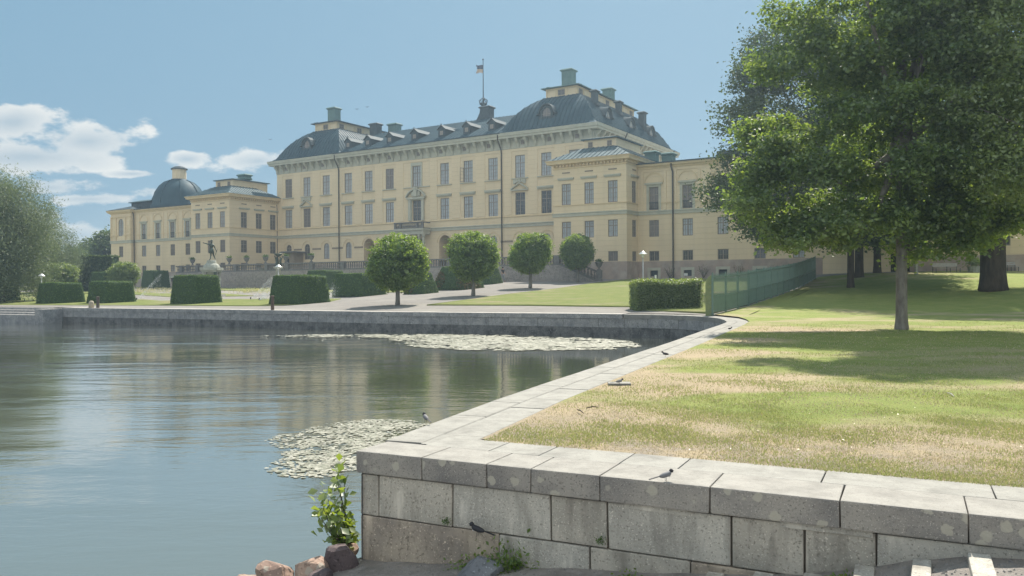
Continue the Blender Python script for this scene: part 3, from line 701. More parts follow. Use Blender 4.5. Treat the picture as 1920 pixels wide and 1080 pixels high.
wcache = {}
def win_mesh(w, h, style):
    key = (round(w, 2), round(h, 2), style)
    if key in wcache: return wcache[key]
    fr = MB(); pn = MB(); f = .085
    if style == 'arch':
        R_ = w / 2; zc = h - R_; n = 10
        out = [(R_ * math.cos(t * math.pi / n), zc + R_ * math.sin(t * math.pi / n)) for t in range(n + 1)]
        inn = [((R_ - f) * math.cos(t * math.pi / n), zc + (R_ - f) * math.sin(t * math.pi / n)) for t in range(n + 1)]
        for i in range(n):
            a, b, c, d = out[i], out[i + 1], inn[i + 1], inn[i]
            fr.add([(a[0], -.05, a[1]), (b[0], -.05, b[1]), (c[0], -.05, c[1]), (d[0], -.05, d[1])] + [(d[0], 0, d[1]), (c[0], 0, c[1])], [(0, 1, 2, 3), (3, 2, 5, 4)])
        fr.box(-R_, -R_ + f, -.05, 0, 0, zc); fr.box(R_ - f, R_, -.05, 0, 0, zc); fr.box(-R_ + f, R_ - f, -.05, 0, 0, f)
        fr.box(-.05, .05, -.06, -.004, f, h - f); fr.box(-R_ + f, -.05, -.055, -.004, zc - .04, zc + .04); fr.box(.05, R_ - f, -.055, -.004, zc - .04, zc + .04)
        for k in (1, 2): z = f + (zc - f) * k / 3; fr.box(-R_ + f, -.05, -.045, -.004, z - .015, z + .015); fr.box(.05, R_ - f, -.045, -.004, z - .015, z + .015)
        for sx in (-1, 1): x = sx * (R_ - f + .05) / 2; fr.box(x - .015, x + .015, -.044, -.004, f, zc + R_ * .55)
        pn.add([(R_, 0, 0)] + [(x, 0, z) for x, z in out] + [(-R_, 0, 0)], [tuple(range(n + 3))])
    else:
        W = w / 2
        fr.box(-W, -W + f, -.06, 0, 0, h); fr.box(W - f, W, -.06, 0, 0, h); fr.box(-W + f, W - f, -.06, 0, 0, f); fr.box(-W + f, W - f, -.06, 0, h - f, h)
        if style != 'plain':
            fr.box(-.055, .055, -.07, -.002, f, h - f)
            zt = h * .66 if h > 1.5 else None; bands = [(f, zt - .05), (zt + .05, h - f)] if zt else [(f, h - f)]
            if zt: fr.box(-W + f, -.055, -.065, -.002, zt - .05, zt + .05); fr.box(.055, W - f, -.065, -.002, zt - .05, zt + .05)
            for (a, b) in bands:
                nb = max(2, round((b - a) / .45))
                for k in range(1, nb):
                    z = a + (b - a) * k / nb; fr.box(-W + f, -.055, -.045, -.003, z - .014, z + .014); fr.box(.055, W - f, -.045, -.003, z - .014, z + .014)
                for sx in (-1, 1): x = sx * (W - f + .055) / 2; fr.box(x - .014, x + .014, -.047, -.003, a, b)
        pn.add([(-W, 0, 0), (W, 0, 0), (W, 0, h), (-W, 0, h)], [(0, 1, 2, 3)])
    wcache[key] = (fr.mesh('window'), {}, pn); wcache[key][0].materials.append(FRAME)
    return wcache[key]
def window(face, u, z0, w, h, style='cross', pane=None, d=-.14):
    fr, pd, pn = win_mesh(w, h, style)
    if pane is None: pane = random.choices([PANEA, PANEB, PANEC], [.72, .16, .12])[0]
    if pane.name not in pd: me = pn.mesh('pane'); me.materials.append(pane); pd[pane.name] = me
    o = link_mesh('window', fr, None, pal, face.P(u, z0, d), face.a)
    link_mesh('pane', pd[pane.name], None, o, (0, .012, 0)).rotation_euler = (R(random.uniform(-.5, .5)), 0, R(random.uniform(-.8, .8)))
    return o

GZ0 = 0.4      # walls start below the ground
FR = Face(0, 0, 0); RS = Face(0, 0, R(90))
bays = [-2.7 - 0.0, -6.72, -10.62, -14.8, -18.8, -22.75, -27.6, -32.55, -36.55, -40.55, -45.05, -49.15, -53.15]
MX0, MX1, MY1 = -55.7, 0.0, 26.0
holes = []
arched_open = {4, 5, 6, 7, 8}
for i, b in enumerate(bays):
    holes += [(b - .75, b + .75, 10.6, 13.62), (b - .75, b + .75, 15.52, 18.45)]
    if i in arched_open: holes.append((b - 1.0, b + 1.0, 4.0, 8.55, 1, 2.4))
    else: holes.append((b - .58, b + .58, 5.75, 8.15, 1))
mb = FR.wall(MB(), MX0, MX1, 5.0, 19.35, holes)
RH = [(y - .72, y + .72, z0, z1) for y in (14, 17.5, 21) for z0, z1 in ((10.6, 13.6), (15.52, 18.4))]
RS.wall(mb, 0, MY1, 5.0, 19.35, RH)
LS = Face(MX0, MY1, R(-90)); LS.wall(mb, 0, MY1, 5.0, 19.35, [])
BK = Face(MX1, MY1, R(180)); BK.wall(mb, 0, -MX0, 5.0, 19.35, [])
pobj('wall', mb, WALL)
mb = MB()
hb = [(b - 1.0, b + 1.0, 4.0, 5.02) for i, b in enumerate(bays) if i in arched_open]
FB = Face(0, -.06, 0); FB.wall(mb, MX0, MX1 + .06, GZ0, 5.0, [(a, b, c, 5.0) for a, b, c, _ in hb], 2.4); Face(.06, -.06, R(90)).wall(mb, 0, MY1, GZ0, 5.0)
mb.add([(MX0, -.06, 5.0), (.06, -.06, 5.0), (.06, 0, 5.0), (MX0, 0, 5.0)], [(0, 1, 2, 3)])
pobj('granite_base', mb, GRAN)
mb = MB(); mb.add([(-38, 2.3, 3.8), (-17, 2.3, 3.8), (-17, 2.3, 9), (-38, 2.3, 9)], [(0, 1, 2, 3)]); pobj('arcade_back', mb, DARK)
for i, b in enumerate(bays):
    p1 = None
    if i == 0: p1 = PANEA
    window(FR, b, 10.6, 1.5, 3.02, pane=PANEC if i == 11 else p1); window(FR, b, 15.52, 1.5, 2.93, pane=p1)
    if i not in arched_open: window(FR, b, 5.75, 1.16, 2.4, 'arch', pane=PANEB if i in (11, 12, 2) else PANEA)
for y in (14, 17.5, 21):
    window(RS, y, 10.6, 1.44, 3.0); window(RS, y, 15.52, 1.44, 2.88)
# an open casement on the upper floor, bay five from the right
mbo = MB(); mbo.box(-.02, .02, -.62, 0, 0, .07); mbo.box(-.02, .02, -.62, 0, 1.85, 1.92); mbo.box(-.02, .02, -.62, -.56, .07, 1.85); mbo.box(-.02, .02, -.06, 0, .07, 1.85)
for z in (.5, .95, 1.4): mbo.box(-.015, .015, -.56, -.06, z, z + .03)
o = mbo.build('open_casement', FRAME, pal, FR.P(bays[4] - .73, 15.58, .02)); o.rotation_euler = (0, 0, R(-18))
# pilaster strips, panels, hoods, sills
mb = MB(); mbh = MB(); mbs = MB(); mbt = MB(); mbr = MB(); mbd = MB()
def hw(i): return 2.35 if i == 6 else 1.25
prev = MX1
for i, b in enumerate(bays):
    FR.box(mb, b + hw(i), prev, 10.74, 19.34, 0, .06); prev = b - hw(i)
    FR.box(mb, b - hw(i), b + hw(i), 18.98, 19.34, 0, .06)
    FR.box(mbs, b - hw(i), b + hw(i), 15.38, 15.5, 0, .17)
    if i not in (1 + 1, 6, 11): FR.box(mbh, b - hw(i), b + hw(i), 13.85, 14.0, 0, .20); FR.box(mbh, b - hw(i), b + hw(i), 14.003, 14.2, 0, .30)
    if i in arched_open or True:   # arch relief
        r0 = .97 if i not in arched_open else 1.22; zc = 7.57 if i not in arched_open else 7.55; n = 12; w_ = .1
        for k in range(n):
            t0, t1 = math.pi * k / n, math.pi * (k + 1) / n; V = []
            for d in (0.001, .07):
                for (t, r) in ((t0, r0), (t1, r0), (t1, r0 + w_), (t0, r0 + w_)): V.append(FR.P(b + r * math.cos(t), zc + r * math.sin(t), d))
            mbr.add(V, [(4, 7, 6, 5), (0, 1, 5, 4), (2, 3, 7, 6)])
    nb = bays[i + 1] if i < 12 else MX0
    if i < 12 and not (i in (5, 6)): FR.box(mbd, nb + 1.15, b - 1.15, 7.2, 7.45, 0, .05)
FR.box(mb, MX0, prev, 10.74, 19.34, 0, .06)
each('pilaster_strip', mb, WALL, pal, -.02); each('window_hood', mbh, TRIM, pal, .1); each('window_sill', mbs, TRIM, pal, .02); each('arch_relief', mbr, YTRIM, pal, .02); each('impost_band', mbd, BAND, pal, .02)
mb = MB(); mb.ring([(0, 10.5), (.10, 10.5), (.10, 10.62), (0.03, 10.735), (0, 10.735)], MX0, MX1, 0, MY1, cap=False); pobj('sill_course', mb, YTRIM)
mb = MB(); mb.ring([(0, 9.15), (.12, 9.15), (.12, 9.5), (.2, 9.52), (.2, 9.62), (0, 9.66)], MX0, MX1, 0, MY1, cap=False); pobj('string_course', mb, TRIM)
mb = MB(); mb.ring([(0, 19.35), (.12, 19.35), (.12, 20.62), (.95, 20.64), (.95, 20.9), (1.05, 20.95), (1.12, 21.28), (1.12, 21.34), (0, 21.36)], MX0, MX1, 0, MY1, cap=False); pobj('cornice', mb, TRIM)
# big scrolled brackets under the eaves
bp = MB(); bp.add([(-.16, 0, 0), (.16, 0, 0), (.16, -.12, .1), (-.16, -.12, .1), (-.16, -.26, .5), (.16, -.26, .5), (-.16, -.6, .8), (.16, -.6, .8), (-.16, -.8, 1.2), (.16, -.8, 1.2), (-.16, 0, 1.2), (.16, 0, 1.2)],
                  [(0, 1, 2, 3), (3, 2, 5, 4), (4, 5, 7, 6), (6, 7, 9, 8), (8, 9, 11, 10), (0, 3, 4, 6, 8, 10), (1, 11, 9, 7, 5, 2)])
brm = bp.mesh('cornice_bracket'); brm.materials.append(TRIM)
xs = []
x = MX0 + .25
while x < MX1: xs.append(x); x += (MX1 - MX0 - .5) / 42
xs[-1] = MX1 - .25
for x in xs: link_mesh('cornice_bracket', brm, None, pal, FR.P(x, 19.42, .125), 0)
for k in range(20): link_mesh('cornice_bracket', brm, None, pal, RS.P(.3 + k * (MY1 - .6) / 19, 19.42, .125), R(90))
mb = MB()
for i in range(len(xs) - 1):
    c = (xs[i] + xs[i + 1]) / 2; a = (xs[1] - xs[0]) / 2 - .26
    FR.box(mb, c - a, c + a, 19.7, 19.76, .12, .16); FR.box(mb, c - a, c + a, 20.34, 20.4, .12, .16); FR.box(mb, c - a, c - a + .06, 19.76, 20.34, .12, .16); FR.box(mb, c + a - .06, c + a, 19.76, 20.34, .12, .16)
pobj('frieze_panels', mb, TRIM)['kind'] = 'stuff'
for b in bays:
    c = min(((xs[i] + xs[i + 1]) / 2 for i in range(len(xs) - 1)), key=lambda v: abs(v - b))
    window(FR, c, 19.78, .5, .56, 'cross', PANEB, d=.15)
# triangular and segmental pediments, portal and balcony
for i in (2, 11):
    b = bays[i]; mb = MB()
    FR.box(mb, b - 1.28, b + 1.28, 13.85, 14.0, 0, .34)
    for sx in (-1, 1):
        V = []
        for d in (0, .34): V += [FR.P(b + sx * 1.28, 14.0, d), FR.P(b, 14.75, d), FR.P(b, 14.93, d), FR.P(b + sx * 1.28, 14.17, d)]
        mb.add(V, [(0, 1, 2, 3), (7, 6, 5, 4), (0, 4, 5, 1), (3, 2, 6, 7), (0, 3, 7, 4)])
    for k in range(7): a = k / 6 * math.pi; FR.box(mb, b + .75 * math.cos(a) - .16, b + .75 * math.cos(a) + .16, 14.75 + .35 * math.sin(a) * .6, 15.3, .05, .18 + .02 * k)
    pobj('pediment', mb, TRIM)
mb = MB(); b = bays[6]
for sx in (-1, 1):
    FR.box(mb, b + sx * 1.15 - .22, b + sx * 1.15 + .22, 10.75, 13.75, 0.06, .28); FR.box(mb, b + sx * .88 - .05, b + sx * .88 + .05, 10.75, 13.75, 0.06, .14)
FR.box(mb, b - 1.6, b + 1.6, 13.75, 14.05, 0.06, .4); FR.box(mb, b - .83, b + .83, 13.62, 13.748, .06, .15)
n = 12
for k in range(n):      # curved hood
    t0, t1 = R(25 + 130 * k / n), R(25 + 130 * (k + 1) / n); rr = 2.0; zc = 14.06 - rr * math.sin(R(25)); V = []
    for d in (.06, .5):
        for t, r in ((t0, rr - .16), (t1, rr - .16), (t1, rr), (t0, rr)): V.append(FR.P(b + r * math.cos(t) * .98, zc + r * math.sin(t), d))
    mb.add(V, [(4, 7, 6, 5), (0, 1, 5, 4), (2, 3, 7, 6)])
FR.box(mb, b - .3, b + .3, 14.1, 15.45, .1, .5); FR.box(mb, b - .75, b - .35, 14.2, 14.8, .1, .36); FR.box(mb, b + .35, b + .75, 14.2, 14.8, .1, .36)
pobj('curved_pediment', mb, TRIM)
mb = MB()
for u0, u1, z0, z1 in ((-1.0, -.76, 15.5, 18.9), (.76, 1.0, 15.5, 18.9), (-.76, .76, 18.47, 18.9)): FR.box(mb, b + u0, b + u1, z0, z1, 0.0, .1)
pobj('window_surround', mb, TRIM)
mb = MB()
FR.box(mb, b - 2.6, b + 2.6, 9.25, 9.5, .2, 2.0); FR.box(mb, b - 2.5, b + 2.5, 8.7, 9.25, .2, 1.8)
for x in (-2.3, -1.55, 1.55, 2.3): mb.lathe([(.26, 3.8), (.26, 4.2), (.2, 4.25), (.17, 8.3), (.26, 8.45), (.26, 8.7)], (b + x, -1.5, 0), 10)
pobj('portal', mb, TRIM)
mb = MB()
FR.box(mb, b - 2.55, b + 2.55, 9.5, 9.62, 1.68, 1.98); FR.box(mb, b - 2.55, b + 2.55, 10.28, 10.42, 1.66, 2.0)
for x in (-2.55, 2.25): FR.box(mb, b + x, b + x + .3, 10.28, 10.42, .3, 1.66); FR.box(mb, b + x, b + x + .3, 9.5, 9.62, .3, 1.66)
for x in (-2.55, -1.6, 1.3, 2.25): FR.box(mb, b + x, b + x + .3, 9.62, 10.28, 1.69, 1.97)
for k in range(24):
    x = b - 2.2 + k * .19
    if any(abs(x - (b + q + .15)) < .22 for q in (-2.55, -1.6, 1.3, 2.25)): continue
    mb.lathe([(.05, 0), (.085, .2), (.04, .45), (.06, .66)], (x, -1.83, 9.62), 6)
pobj('balcony', mb, BALU)

# --- roofs
def roof(x0, x1, y0, y1, prof, m, name, seam=.62, sides='FRLB', capm=None, **k):
    mb = MB(); mb.ring(prof, x0, x1, y0, y1); o = pobj(name, mb, m)
    ms = MB(); w = .028; hh = .05
    def strip(fp):   # fp(level)-> point or None
        pts = [q for q in (fp(d, z) for d, z in prof) if q]
        return pts
    def rib(axis, c):
        pts = []; nrm = None
        for i, (d, z) in enumerate(prof):
            lo, hi = (x0 - d, x1 + d) if axis in 'FB' else (y0 - d, y1 + d)
            if c < lo + .02 or c > hi - .02:
                if i == 0: return
                d0, z0 = prof[i - 1]
                need = (x0 - c if c < (x0 + x1) / 2 else c - x1) if axis in 'FB' else (y0 - c if c < (y0 + y1) / 2 else c - y1)
                t = (d0 - need) / (d0 - d) if d0 != d else 0; t = min(1, max(0, t)); pts.append((need, z0 + (z - z0) * t)); break
            pts.append((d, z))
        if len(pts) < 2: return
        V = []
        for d, z in pts:
            for e in (-w, w):
                for h_ in (0, hh):
                    if axis == 'F': V.append((c + e, y0 - d - h_, z + h_))
                    elif axis == 'B': V.append((c + e, y1 + d + h_, z + h_))
                    elif axis == 'R': V.append((x1 + d + h_, c + e, z + h_))
                    else: V.append((x0 - d - h_, c + e, z + h_))
        Fc = []
        for i in range(len(pts) - 1):
            a = 4 * i; Fc += [(a, a + 4, a + 5, a + 1), (a + 1, a + 5, a + 7, a + 3), (a + 2, a + 3, a + 7, a + 6)]
        ms.add(V, Fc)
    for sd_ in sides:
        lo, hi = (x0, x1) if sd_ in 'FB' else (y0, y1)
        c = lo + .3
        while c < hi - .1: rib(sd_, c); c += seam
    if ms.v: ms.build('roof_seams', m, o)['kind'] = 'stuff'
    return o
DOME = [(1.14, 21.33), (.55, 21.5), (.1, 21.85), (-.45, 22.8), (-1.15, 23.9), (-2.0, 24.9), (-3.0, 25.75), (-4.0, 26.4)]
ds = []
for x0, x1 in ((-13.3, 0), (MX0, -42.3)):
    pr = [(d, z) for d, z in DOME]
    roof(x0, x1, 0, MY1, pr, ROOF, 'mansard_roof')
    # lantern storey with pilasters, low windows and cap roof
    lx0, lx1, ly0, ly1 = (x0 + 4.42, x1 - 4.36, 4.0, 22.4)
    mb = MB(); mb.ring([(0, 26.2), (0, 27.5)], lx0, lx1, ly0, ly1); lf = pobj('lantern_storey', mb, WALL)
    mb = MB()
    for fc, lenu, n_ in ((Face(lx0, ly0, 0), lx1 - lx0, 3), (Face(lx1, ly0, R(90)), ly1 - ly0, 9), (Face(lx0, ly1, R(-90)), ly1 - ly0, 9)):
        for k in range(n_ + 1): u = lenu * k / n_; fc.box(mb, max(0.0, u - .18), min(lenu, u + .18), 26.3, 27.3, 0.003, .07)
        fc.box(mb, 0, lenu, 27.3, 27.5, .003, .09)
    mb.build('pilasters', YTRIM, lf)['kind'] = 'stuff'
    for fc, us in ((Face(lx0, ly0, 0), [(lx1 - lx0) / 2]), (Face(lx1, ly0, R(90)), [(ly1 - ly0) * (k + .5) / 9 for k in (0, 2, 4, 6, 8)])):
        for u in us: window(fc, u, 26.5, .95, .72, 'cross', PANEB, d=.04)
    roof(lx0, lx1, ly0, ly1, [(.55, 27.5), (.55, 27.6), (-.7, 27.95), (-1.8, 28.1)], DARKM if x0 < -20 else COPPER, 'lantern_roof', seam=50)
def chimney(x, y, z0, z1, w, d, m, name='chimney'):
    mb = MB(); h = z1 - z0
    mb.ring([(.12, z0), (.12, z0 + .25), (0, z0 + .4), (0, z1 - .4), (.12, z1 - .3), (.2, z1 - .25), (.2, z1 - .15), (0, z1)], x - w / 2, x + w / 2, y - d / 2, y + d / 2); return pobj(name, mb, m)
chimney(-7.1, 7, 27.6, 30.6, 1.5, 1.3, COPPER); chimney(-5.9, 17, 27.6, 29.9, 1.4, 1.2, COPPER)
chimney(-50.1, 7, 27.6, 30.6, 1.5, 1.4, COPPER)
chimney(-43.0, 9, 24.5, 27.6, 1.5, 1.2, DARKM); chimney(-41.6, 12, 24.5, 27.9, 1.7, 1.3, COPPER); chimney(-22.3, 10, 24.5, 28.0, 1.6, 1.3, DARKM)
for (x, y, z0, z1, w, d) in ((-1.9, 4.2, 24.5, 26.6, .7, .7), (-1.9, 11.6, 24.5, 26.6, .7, .7), (-1.2, 18.2, 22.5, 26.2, .9, .8)): chimney(x, y, z0, z1, w, d, DARKM)
# middle roof: both long slopes with a bell-cast foot
mb = MB(); pr = [(-1.14, 21.33), (-.5, 21.5), (.1, 21.85), (1.2, 22.45), (9, 25.95)]
V = []
for x in (-42.8, -12.8):
    V += [(x, y, z) for y, z in pr] + [(x, MY1 - y, z) for y, z in pr[::-1]]
n = len(pr) * 2; mb.add(V, [(i, i + n, i + 1 + n, i + 1) for i in range(n - 1)]); rf = pobj('middle_roof', mb, ROOF)
ms = MB(); x = -42.3
while x < -13.2:
    V = []
    for y, z in pr:
        for e in (-.028, .028):
            for h_ in (0, .05): V.append((x + e, y - h_, z + h_))
    Fc = []
    for i in range(len(pr) - 1): a = 4 * i; Fc += [(a, a + 4, a + 5, a + 1), (a + 1, a + 5, a + 7, a + 3), (a + 2, a + 3, a + 7, a + 6)]
    ms.add(V, Fc); x += .62
ms.build('roof_seams', ROOF, rf)['kind'] = 'stuff'
mb = MB(); mb.box(-42.6, -13, -1.2, -1.12, 21.3, 21.42); pobj('gutter', mb, DARKM)
# gabled dormers
dm = MB(); dm.add([(-.55, 0, 0), (.55, 0, 0), (.55, 0, 1.1), (-.55, 0, 1.1), (0, 0, 1.55), (-.55, 2.6, 1.1), (.55, 2.6, 1.1), (.55, 1.6, 0), (-.55, 1.6, 0)],
                  [(0, 1, 2, 4, 3), (1, 7, 6, 2), (0, 3, 5, 8)])
dmr = MB(); dmr.add([(-.75, -.15, .98), (0, -.15, 1.62), (.75, -.15, .98), (.75, 2.8, .98), (0, 3.6, 1.62), (-.75, 2.8, .98), (-.75, -.15, 1.06), (0, -.15, 1.7), (.75, -.15, 1.06), (.75, 2.8, 1.06), (0, 3.6, 1.7), (-.75, 2.8, 1.06)],
                    [(6, 7, 10, 11), (7, 8, 9, 10), (0, 1, 7, 6), (1, 2, 8, 7), (2, 3, 9, 8), (0, 6, 11, 5)])
dme = dm.mesh('dormer'); dme.materials.append(DARKM); dmre = dmr.mesh('dormer_roof'); ROOFS = mat('dormer_sheet', (.07, .09, .10), (.09, .11, .12), rough=.6, spec=.06, metal=0); dmre.materials.append(ROOFS)
knob = MB().lathe([(.03, 0), (.12, .1), (.03, .22)], (0, -.1, 1.65), 6).mesh('finial'); knob.materials.append(ROOFS)
dwin = MB().box(-.27, .27, -.03, -.005, .28, .85).mesh('dormer_window'); dwin.materials.append(FRAME)
for x in (-41.4, -37.5, -33.3, -28.7, -23.9, -19.65, -15.55):
    d = link_mesh('dormer', dme, None, pal, (x, .9, 22.28)); link_mesh('dormer_roof', dmre, None, d); link_mesh('dormer_window', dwin, None, d); link_mesh('finial', knob, None, d)
# round-window dormers on the domes
def oculus(x, y, z, a):
    mb = MB(); n = 16; rx, rz_ = .62, .8
    def el(r1, r2, yy, m_=n): return [(r1 * math.cos(2 * math.pi * k / m_), yy, r2 * math.sin(2 * math.pi * k / m_)) for k in range(m_)]
    o1, o2, o3 = el(rx + .32, rz_ + .32, 0), el(rx, rz_, 0), el(rx, rz_, .2)
    back = [(p[0], 3.2, p[2]) for p in o1]
    k = n; mb.add(o1 + o2 + o3 + back, [(i, (i + 1) % k, k + (i + 1) % k, k + i) for i in range(k)] + [(k + i, k + (i + 1) % k, 2 * k + (i + 1) % k, 2 * k + i) for i in range(k)] + [(i, 3 * k + i, 3 * k + (i + 1) % k, (i + 1) % k) for i in range(k)])
    mb.box(-1.15, 1.15, .05, 1.6, -1.35, -.3)
    o = mb.build('round_dormer', DARKM, pal, (x, y, z), a)
    hd = MB(); m_ = 10
    pts = [((rx + .42) * math.cos(math.pi * t / m_), (rz_ + .42) * math.sin(math.pi * t / m_)) for t in range(m_ + 1)]
    pts = [(1.45, -.05)] + [(1.05, .08)] + pts[1:-1] + [(-1.05, .08), (-1.45, -.05)]
    V = []
    for yy_ in (-.18, 3.4):
        for e in (0, .12): V += [(p[0], yy_, p[1] + e) for p in pts]
    L_ = len(pts); Fc = [(i, i + 1, L_ + i + 1, L_ + i) for i in range(L_ - 1)] + [(L_ + i, L_ + i + 1, 3 * L_ + i + 1, 3 * L_ + i) for i in range(L_ - 1)] + [(i + 1, i, 2 * L_ + i, 2 * L_ + i + 1) for i in range(L_ - 1)]
    hd.add(V, Fc); hd.build('dormer_hood', ROOFS, o)
    g = MB(); g.add(el(rx, rz_, .12), [tuple(range(n))]); g.build('round_window', PANEA if a else PANEC, o)
    br = MB(); br.box(-.035, .035, .05, .1, -rz_, rz_); br.box(-rx, -.035, .05, .1, -.035, .035); br.box(.035, rx, .05, .1, -.035, .035); br.build('glazing_bars', FRAME, o)
oculus(-6.9, .45, 23.45, 0); oculus(-49.6, .45, 23.45, 0)
for y in (5.2, 12.6, 19.8): oculus(-.45, y, 23.1, R(90))
# side pipes
def pipe(pts, r=.09): mb = MB().tube(pts, r, 6); pobj('downpipe', mb, PIPE)
for x in (-42.3, -13.35): pipe([(x - .9 * 0, -1.1, 21.2), (x - .1, -.95, 20.6), (x, -.28, 19.3), (x, -.2, 18.9), (x, -.2, 2.5)])
pipe([(1.2, 7.4, 21.2), (1.0, 7.1, 20.4), (.28, 6.4, 19.4), (.2, 6.2, 17)]); pipe([(1.2, 24.4, 21.2), (1.0, 24, 20.4), (.28, 23.2, 19.4), (.2, 23, 17)])

# --- corner pavilions
def pavilion(x0, x1, side):     # front plane y=-9.5
    y0 = -9.5; mb = MB(); F1 = Face(0, y0, 0); uw = [(x0 + x1) / 2 + d for d in (-2.85, 0, 2.85)]
    if side > 0: F2 = Face(x1, y0, R(90)); sw = [2.1] ; ln = -6.4 - y0
    else: F2 = Face(x1, y0, R(90)); sw = [2.7, 5.55, 8.35]; ln = 9.5
    h1 = [(u - .58, u + .58, a, b) for u in uw for a, b in ((4.12, 5.2), (6.78, 8.64), (10.52, 12.9))]
    sww = .58
    h2 = [(u - sww, u + sww, a, b) for u in sw for a, b in ((6.78, 8.64), (10.52, 12.9))] + [(u - sww, u + sww, 4.12, 5.2) for u in sw]
    F1.wall(mb, x0, x1, 4.08, 15.0, h1); F2.wall(mb, 0, ln, 4.08, 15.0, h2)
    F3 = Face(x0, 0, R(-90)); F3.wall(mb, 0, 9.5, 4.08, 15.0)
    w = pobj('pavilion_wall', mb, WALL)
    for u in uw: window(F1, u, 4.12, 1.16, 1.08, pane=PANEC); window(F1, u, 6.78, 1.16, 1.86, pane=(PANEA if side > 0 else PANEC)); window(F1, u, 10.52, 1.16, 2.38, pane=PANEA)
    for u in sw:
        window(F2, u, 4.12, 1.16, 1.08, pane=PANEC); window(F2, u, 6.78, 1.16, 1.86, pane=PANEB); window(F2, u, 10.52, 1.16, 2.38, pane=PANEB)
    mb = MB(); F1b = Face(0, y0 - .06, 0); F1b.wall(mb, x0 - .06, x1 + .06, GZ0, 4.08, []); Face(x1 + .06, y0 - .06, R(90)).wall(mb, 0, ln + .06, GZ0, 4.08); Face(x0 - .06, 0, R(-90)).wall(mb, 0, 9.56, GZ0, 4.08)
    pobj('granite_base', mb, GRAN)
    y1 = 0 if side < 0 else -.0
    for prof, m, nm in (([(0, 10.42), (.08, 10.42), (.08, 10.5), (0, 10.52)], YTRIM, 'sill_course'), ([(0, 9.2), (.1, 9.2), (.1, 9.5), (.16, 9.52), (.16, 9.6), (0, 9.63)], TRIM, 'string_course'),
                        ([(0, 14.55), (.06, 14.6), (.06, 14.75), (0, 14.78)], YTRIM, 'frieze_course'), ([(0, 15.0), (.18, 15.02), (.55, 15.1), (.6, 15.3), (.72, 15.45), (.72, 15.5), (0, 15.52)], YTRIM, 'cornice')):
        mb = MB(); mb.ring(prof, x0, x1, y0, y1 - .12, cap=False); pobj(nm, mb, m)
    md = MB(); u = x0 + .1
    while u < x1: F1.box(md, u, u + .16, 14.8, 15.02, 0, .28); u += .42
    u = .2
    while u < ln - .2: F2.box(md, u, u + .16, 14.8, 15.02, 0, .28); u += .42
    pobj('dentils', md, YTRIM)['kind'] = 'stuff'
    mh = MB(); mv = MB()
    for fc, uu in ((F1, uw), (F2, sw)):
        for u in uu: fc.box(mh, u - .95, u + .95, 13.3, 13.42, 0, .12); fc.box(mh, u - 1.0, u + 1.0, 13.423, 13.55, 0, .2); fc.box(mv, u - .5, u + .5, 14.05, 14.2, 0.002, .035)
    each('window_hood', mh, TRIM, pal, .1); each('attic_slot', mv, BAND, pal, .02)
    # roof and lantern box
    roof(x0, x1, y0, -.15, [(.74, 15.52), (.2, 15.75), (-2.4, 17.1)], ROOFP, 'pavilion_roof', seam=.6, sides='FRL')
    lx0, lx1, ly0, ly1 = x0 + 2.65, x1 - 2.3, -7, -.2
    mb = MB(); mb.ring([(0, 16.6), (0, 18.0)], lx0, lx1, ly0, ly1); pobj('roof_lantern', mb, WALL)
    mb = MB(); mb.ring([(.3, 18.0), (.3, 18.12), (-1.2, 18.45)], lx0, lx1, ly0, ly1); pobj('lantern_roof', mb, ROOFP)
    ff = Face(0, ly0, 0)
    for u in (lx0 + .8, lx1 - .8): window(ff, u, 17.15, .55, .6, 'cross', PANEB, d=.03)
ROOFP = mat('pale_sheet_roof', (.065, .105, .12), (.09, .135, .15), scale=.9, rough=.55, spec=.12, metal=0)
pavilion(-.45, 8.47, 1); pavilion(-64.3, -55.45, -1)
chimney(-58.6, -4, 18.3, 19.2, 1.6, 1.2, COPPER); 
for x, y in ((7.0, -1.6), (8.2, 0.6)): chimney(x + 1.2, y, 15.0, 17.0, 1.3, 1.1, COPPER)
pipe([(-55.6, -.9, 15.4), (-55.5, -.35, 14.4), (-55.5, -.3, 13.9), (-55.5, -.3, 2.2)])

